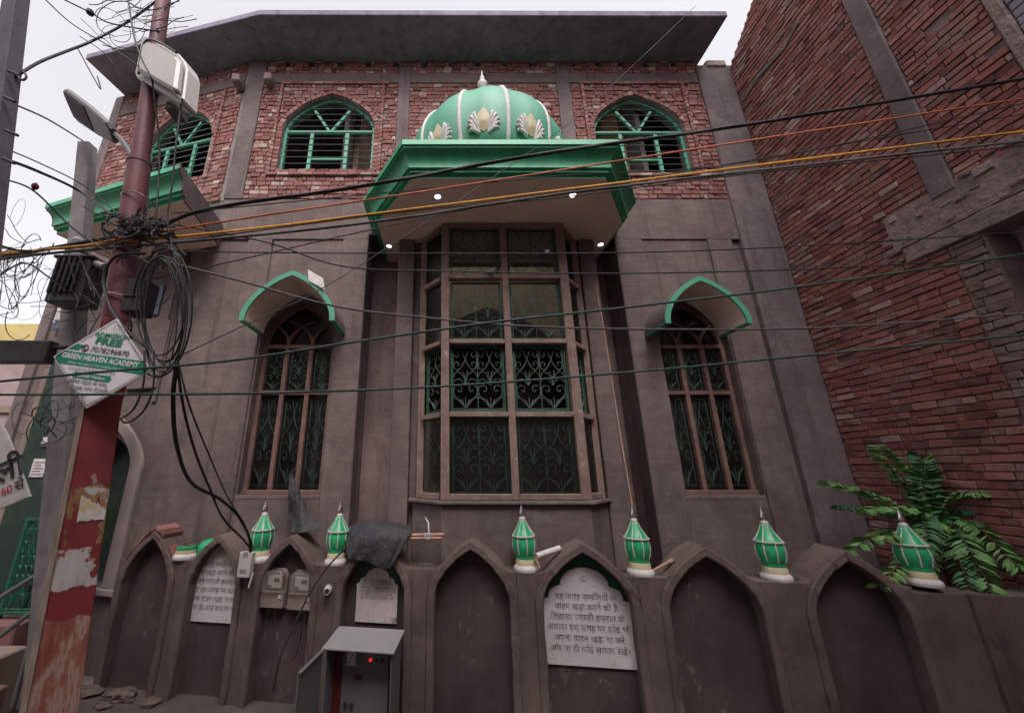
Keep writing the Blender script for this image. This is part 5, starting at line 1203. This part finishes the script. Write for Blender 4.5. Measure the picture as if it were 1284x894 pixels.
tangle('cable_tangle', 'bunch of thin wires beside the coil, below the yellow cable', (190, 330), (36, 26), 16, .0035, 2.4, 13)
SK = [('thin wire from the cement pole to the concrete pole, highest of its set', [(10, 128, 1.9), (60, 150, 2.4), (104, 177, 3.2)], .007), ('thick twin cable running from the cement pole behind the concrete pole', [(-10, 195, 1.9), (40, 212, 2.3), (100, 240, 3.0), (160, 285, 2.5)], .012),
      ('thin wire sloping past the concrete pole to the knot', [(-10, 180, 1.9), (50, 205, 2.3), (110, 236, 2.5), (165, 285, 2.45)], .005), ('black wire with a small clip sloping steeply to the knot', [(-10, 222, 1.9), (40, 238, 2.2), (90, 285, 2.4), (138, 318, 2.45)], .006),
      ('wire drooping from the picture edge to the finned box', [(-10, 305, 2.2), (30, 315, 2.4), (80, 312, 2.7), (110, 318, 3.0)], .009), ('wire curving under the loose ends to the finned box', [(-10, 352, 2.2), (30, 330, 2.4), (62, 348, 2.7), (86, 360, 3.0)], .006),
      ('twisted black line from the cement pole up to the head of the red pole', [(20, 96, 1.9), (50, 78, 2.1), (85, 64, 2.3), (115, 52, 2.4), (160, 28, 2.5), (205, -5, 2.5)], .011), ('wire swooping from above to the head of the red pole', [(52, -5, 2.2), (90, 30, 2.35), (140, 60, 2.4), (175, 84, 2.4)], .005),
      ('wire with a small junction bead crossing the sky above the eave corner', [(70, -5, 2.2), (113, 16, 2.3), (140, 30, 2.4), (200, 40, 2.5)], .006), ('slack thin wire dangling from the eave corner', [(98, 62, 2.4), (112, 88, 2.4), (126, 112, 2.4), (122, 96, 2.4)], .005)]
for lab, pts, r in SK: wire('sky_wire', lab, pts, r, 'black', 'wires between the poles', extend=False)
mb = MB(); q = at(113, 16, 2.3); mb.lathe([(.005, -.035), (.028, -.015), (.028, .015), (.005, .035)], q, 8); tag(mb.build('wire_connector', M['black'], None), 'small black connector bead on a wire above the eave corner', 'connector')
mb = MB(); mb.lathe([(.005, -.03), (.02, -.01), (.02, .01), (.005, .03)], at(44, 234, 2.2), 8); tag(mb.build('wire_connector', M['darkred'], None), 'small dark red connector on the wire below the street light', 'connector')

# ------------------------------------------------------------------ left side: neighbours, steps, railing
o = empty('neighbour_house', (-11, 9.5, 0), 'pink house with a yellow parapet beyond the mosque wing', 'house')
mb = MB(); mb.box(-17, -8.9, 8.0, 12, 0, 4.95); mb.build('wall', M['pinkwall'], o)
mb = MB(); mb.box(-17.1, -8.85, 7.9, 12, 4.95, 5.6); mb.build('parapet', M['yellowwall'], o)
mb = MB(); mb.box(-17, -8.9, 7.94, 7.99, 3.6, 3.75); mb.box(-10.6, -10.3, 7.93, 7.99, 0, 4.94); mb.build('pale_bands', M['tan'], o)
mb = MB(); mb.box(-13, -11.2, 7.95, 7.985, 1.6, 3.4); mb.build('window', M['dark_metal'], o)
o = empty('green_gatehouse', (-4.6, 5.2, 0), 'dark green pillar-like house front with two posters pasted on it', 'building')
xa, xb, zt_ = at(4, 640, 4.7).x, at(66, 640, 4.7).x, at(70, 452, 4.7).z
mb = MB(); mb.box(xa, xb, 4.7, 5.0, 0, zt_); mb.build('green_front', M['darkgreen'], o, bevel=.015)
mb = MB(); mb.box(xb + .003, xb + .2, 4.8, 5.05, 0, zt_ - .1); mb.build('red_side', M['darkred'], o, bevel=.01)
mb = MB(); mb.box(xa - .13, xa - .003, 4.76, 5.0, 0, zt_ - .1); mb.build('pale_edge', M['tan'], o, bevel=.01)
def poster(u0, u1, v0, v1, mt, label):
    a, b = at(u0, v1, 4.69), at(u1, v0, 4.69); mb = MB(); mb.box(a.x, b.x, 4.688, 4.696, a.z, b.z); c = tag(mb.build('poster', M[mt], None), label, 'poster', 'posters on the green wall')
    return c, a, b
c, a, b = poster(36, 60, 575, 598, 'paper', 'greyish white notice pasted low on the dark green wall')
mb = MB()
for k in range(5): z = a.z + .03 + (b.z - a.z - .04) * k / 5; mb.box(a.x + .02, b.x - .02 - .03 * (k % 2), 4.684, 4.687, z, z + .008)
mb.build('lines_of_print', M['print_grey'], c)
c, a, b = poster(49, 71, 545, 560, 'blueboard', 'bluish violet poster pasted above the white notice')
mb = MB(); mb.box(a.x + .02, (a.x + b.x) / 2, 4.684, 4.687, a.z + .04, b.z - .03); mb.build('pale_picture', M['paper'], c)
# painted board at the picture edge
q = [at(-6, 520, 2.6), at(10, 548, 2.6), at(37, 622, 2.6), at(-8, 641, 2.6)]
mb = MB(); mb.raw(q + [p + Vector((0, .015, 0)) for p in q], [(0, 1, 2, 3), (7, 6, 5, 4), (0, 4, 5, 1), (1, 5, 6, 2), (2, 6, 7, 3), (3, 7, 4, 0)])
o = tag(mb.build('painted_board', M['paper'], None), 'tilted off-white board with black and red Hindi lettering at the picture edge', 'signboard')
h1 = (at(37, 622, 2.6) - at(-8, 641, 2.6)).normalized(); h2 = h1.cross(Vector((0, -1, 0))); h2 = h2 if h2.z > 0 else -h2
a = text('ली', .20, M['print_black'], at(13, 600, 2.595), h1, h2, parent=o, bold=.02, off=.002); b = text('60', .075, M['print_red'], at(9, 619, 2.595), h1, h2, parent=o, bold=.01, off=.002); c = text('से', .09, M['print_black'], at(25, 613, 2.595), h1, h2, parent=o, bold=.01, off=.002)
join_meshes('lettering', [a, b, c], o)
a, b = at(-20, 455, 2.75), at(68, 428, 2.75); mb = MB(); mb.box(a.x, b.x, 2.72, 2.8, a.z, b.z); mb.box(b.x - .02, b.x + .1, 2.75, 2.78, b.z - .06, b.z - .03); tag(mb.build('blank_signboard', M['dark_metal'], None, bevel=.006), 'blank black panel hung left of the academy board', 'panel')
# small name boards on the wing wall
for u0, u1, v0, v1, lab in ((168, 207, 357, 398, 'navy board with white brushed script on the wing wall behind the red pole'), (64, 90, 372, 414, 'navy board with white brushed script near the far corner of the wing')):
    s0, z0 = wpx(u0, v1, .05); s1, z1 = wpx(u1, v0, .05)
    mb = MB(); mb.box(min(s0, s1), max(s0, s1), .035, .06, z0, z1, FW); o = tag(mb.build('name_board', M['blueboard'], None, bevel=.004), lab, 'signboard')
    rng = random.Random(int(u0)); mb = MB(); w = abs(s1 - s0); h = z1 - z0; sm = min(s0, s1)
    for x0_, pts in ((.2, [(0, .2), (.03, .5), (.0, .8)]), (.34, [(0, .75), (.06, .35), (.14, .3), (.2, .5)]), (.55, [(0, .3), (.08, .28), (.16, .4), (.12, .6)]), (.76, [(0, .85), (.02, .5), (-.01, .25)]), (.42, [(0, .8), (.05, .83), (.1, .78)])):
        mb.tube([FW(sm + w * (1 - x0_ - x), .062, z0 + h * z) for x, z in [(p.x, p.y) for p in spline([(a, b, 0) for a, b in pts], 4)]], .022, 5)
    mb.build('brushed_script', M['white'], o, smooth=60)
# steps, railing
st = empty('entrance_steps', (-4.6, 4.3, 0), 'red and tan masonry steps leading up to the arched doorway', 'steps')
zl = .93
mb = MB(); mb.box(-7.5, -4.3, 4.35, 4.95, 0, .95); mb.build('landing', M['step'], st, bevel=.015)
mb = MB(); mb.box(-7.5, -4.1, 4.05, 4.348, 0, .78); mb.build('tread', M['tan'], st, bevel=.015)
mb = MB(); mb.box(-7.5, -3.9, 3.78, 4.048, 0, .60); mb.build('tread', M['step'], st, bevel=.015)
mb = MB(); mb.box(-7.5, -3.7, 3.52, 3.778, 0, .42); mb.build('tread', M['tan'], st, bevel=.015)
x0_, x1_, z0_, z1_ = at(10, 738, 4.5).x, at(58, 742, 4.5).x, .96, at(40, 651, 4.5).z
gf = empty('iron_railing', ((x0_ + x1_) / 2, 4.5, z0_), 'bright green scrolled iron railing panel standing on the steps', 'railing')
F4 = lambda s, d, z: Vector((s, 4.5 - d, z))
mb = MB(); 
for x in (x0_, x1_): mb.box(x - .018, x + .018, 4.48, 4.52, z0_ - .02, z1_ + .02)
mb.box(x0_, x1_, 4.482, 4.518, z1_ - .02, z1_ + .012); mb.box(x0_, x1_, 4.482, 4.518, z0_ + .03, z0_ + .06); mb.build('frame', M['iron_bright'], gf, bevel=.004)
grille('scrollwork', F4, x0_ + .02, x1_ - .02, z0_ + .06, z1_ - .02, 0, 3, M['iron_bright'], gf, .010)
for k, (a, b, c, d) in enumerate((((-20, 762), (64, 709)), ((-20, 812), (60, 752))) if False else ((-20, 762, 64, 709), (-20, 812, 60, 752))):
    mb = MB(); mb.tube([at(a, b, 3.0), at(c, d, 3.9)], .018, 8); e = at(c, d, 3.9); mb.tube([e, Vector((e.x, e.y, .5))], .016, 8)
    tag(mb.build('handrail', M['grey_metal'], None, smooth=40), ('upper of two slanting steel handrails beside the steps', 'lower of two slanting steel handrails beside the steps')[k], 'handrail', 'handrails by the steps')
# unseen house added across the lane to shade the facade and fill pane reflections
o = empty('added_lane_house', (0, -2.8, 0), 'plain unseen house added across the lane to shade the mosque front', 'house')
mb = MB(); mb.box(-14, 14, -9, -2.8, 0, 9.6); mb.build('wall', M['lime'], o)
mb = MB(); mb.box(-14, 14, -2.8, -2.2, 9.6, 9.75); mb.build('eave', M['concrete'], o)
for x in (-8, -4.5, -1, 2.5, 6, 9.5):
    for z in (1.2, 4.8): mb = MB(); mb.box(x, x + 1.3, -2.799, -2.75, z, z + 1.7); mb.build('window', M['wood_dark'], o)
# rubble along the foot of the wall
rng = random.Random(21)
for k, (u, v, sz, lab) in enumerate(((112, 872, .13, 'flat brown stone at the wall foot nearest the red pole'), (150, 878, .15, 'large low stone at the wall foot below the broken arch'), (188, 884, .09, 'small stone at the wall foot, last of the row from the pole'), (128, 888, .08, 'small round stone lying in front of the two bigger ones'))):
    d = ray(u, v); kk = (0 - EYE) / d.z; p = Vector((0, 0, EYE)) + d * kk
    bm = bmesh.new(); bmesh.ops.create_icosphere(bm, subdivisions=3, radius=1)
    for vv in bm.verts:
        f = .8 + .3 * abs(math.sin(vv.co.x * 4 + k)) * math.cos(vv.co.y * 5 + k * 2) + rng.uniform(-.09, .09); vv.co = Vector((vv.co.x * sz * f * 1.3, vv.co.y * sz * f * .8, vv.co.z * sz * f * .5))
    me = bpy.data.meshes.new('stone'); bm.to_mesh(me); bm.free(); me.materials.append(M['stone']); me.polygons.foreach_set('use_smooth', [False] * len(me.polygons))
    o = bpy.data.objects.new('stone', me); C.objects.link(o); o.location = (p.x, p.y, sz * .3); tag(o, lab, 'stone', 'stones along the wall foot')

# ------------------------------------------------------------------ ground, sky, light
mb = MB(); mb.q([(-150, -150, 0), (150, -150, 0), (150, 150, 0), (-150, 150, 0)]); tag(mb.build('ground', M['asphalt'], None), kind='structure')
mb = MB(); mb.q([FC(-3, -.12, .004), FC(12, -.12, .004), FC(12, 1.15, .004), FC(-3, 1.15, .004)]); tag(mb.build('foot_strip', M['dark_strip'], None), kind='structure')  # dark sheet added over the pale lane at the wall foot
w = bpy.data.worlds.new('World'); S.world = w; w.use_nodes = True; nt = w.node_tree
SUN_EL, SUN_AZ = R(58), R(172)
sky = N(nt, 'ShaderNodeTexSky', sky_type='NISHITA'); sky.sun_disc = False; sky.sun_elevation = SUN_EL; sky.sun_rotation = SUN_AZ; sky.dust_density = 6; sky.air_density = 1.2; sky.ozone_density = 1
hs_ = N(nt, 'ShaderNodeHueSaturation'); hs_.inputs['Saturation'].default_value = .12; hs_.inputs['Value'].default_value = 2.2
L(nt, sky.outputs[0], hs_.inputs['Color']); tint = N(nt, 'ShaderNodeMix', data_type='RGBA', blend_type='MULTIPLY'); tint.inputs[0].default_value = 1; tint.inputs[7].default_value = (1.0, .965, .985, 1)
L(nt, hs_.outputs[0], tint.inputs[6])
L(nt, tint.outputs[2], nt.nodes['Background'].inputs['Color']); nt.nodes['Background'].inputs['Strength'].default_value = .15
sl_ = bpy.data.lights.new('sun', 'SUN'); sl_.energy = .5; sl_.angle = R(25); sl_.color = (1, .96, .92)
so = bpy.data.objects.new('sun', sl_); C.objects.link(so)
dirv = Vector((math.sin(SUN_AZ) * math.cos(SUN_EL), math.cos(SUN_AZ) * math.cos(SUN_EL), math.sin(SUN_EL)))
so.rotation_euler = dirv.to_track_quat('Z', 'Y').to_euler()
S.view_settings.view_transform = 'Standard'; S.view_settings.look = 'None'; S.view_settings.exposure = 0; S.view_settings.gamma = 1; S.view_settings.use_curve_mapping = False
S.render.engine = 'CYCLES'
S.cycles.max_bounces = 6; S.cycles.diffuse_bounces = 4; S.cycles.transparent_max_bounces = 12
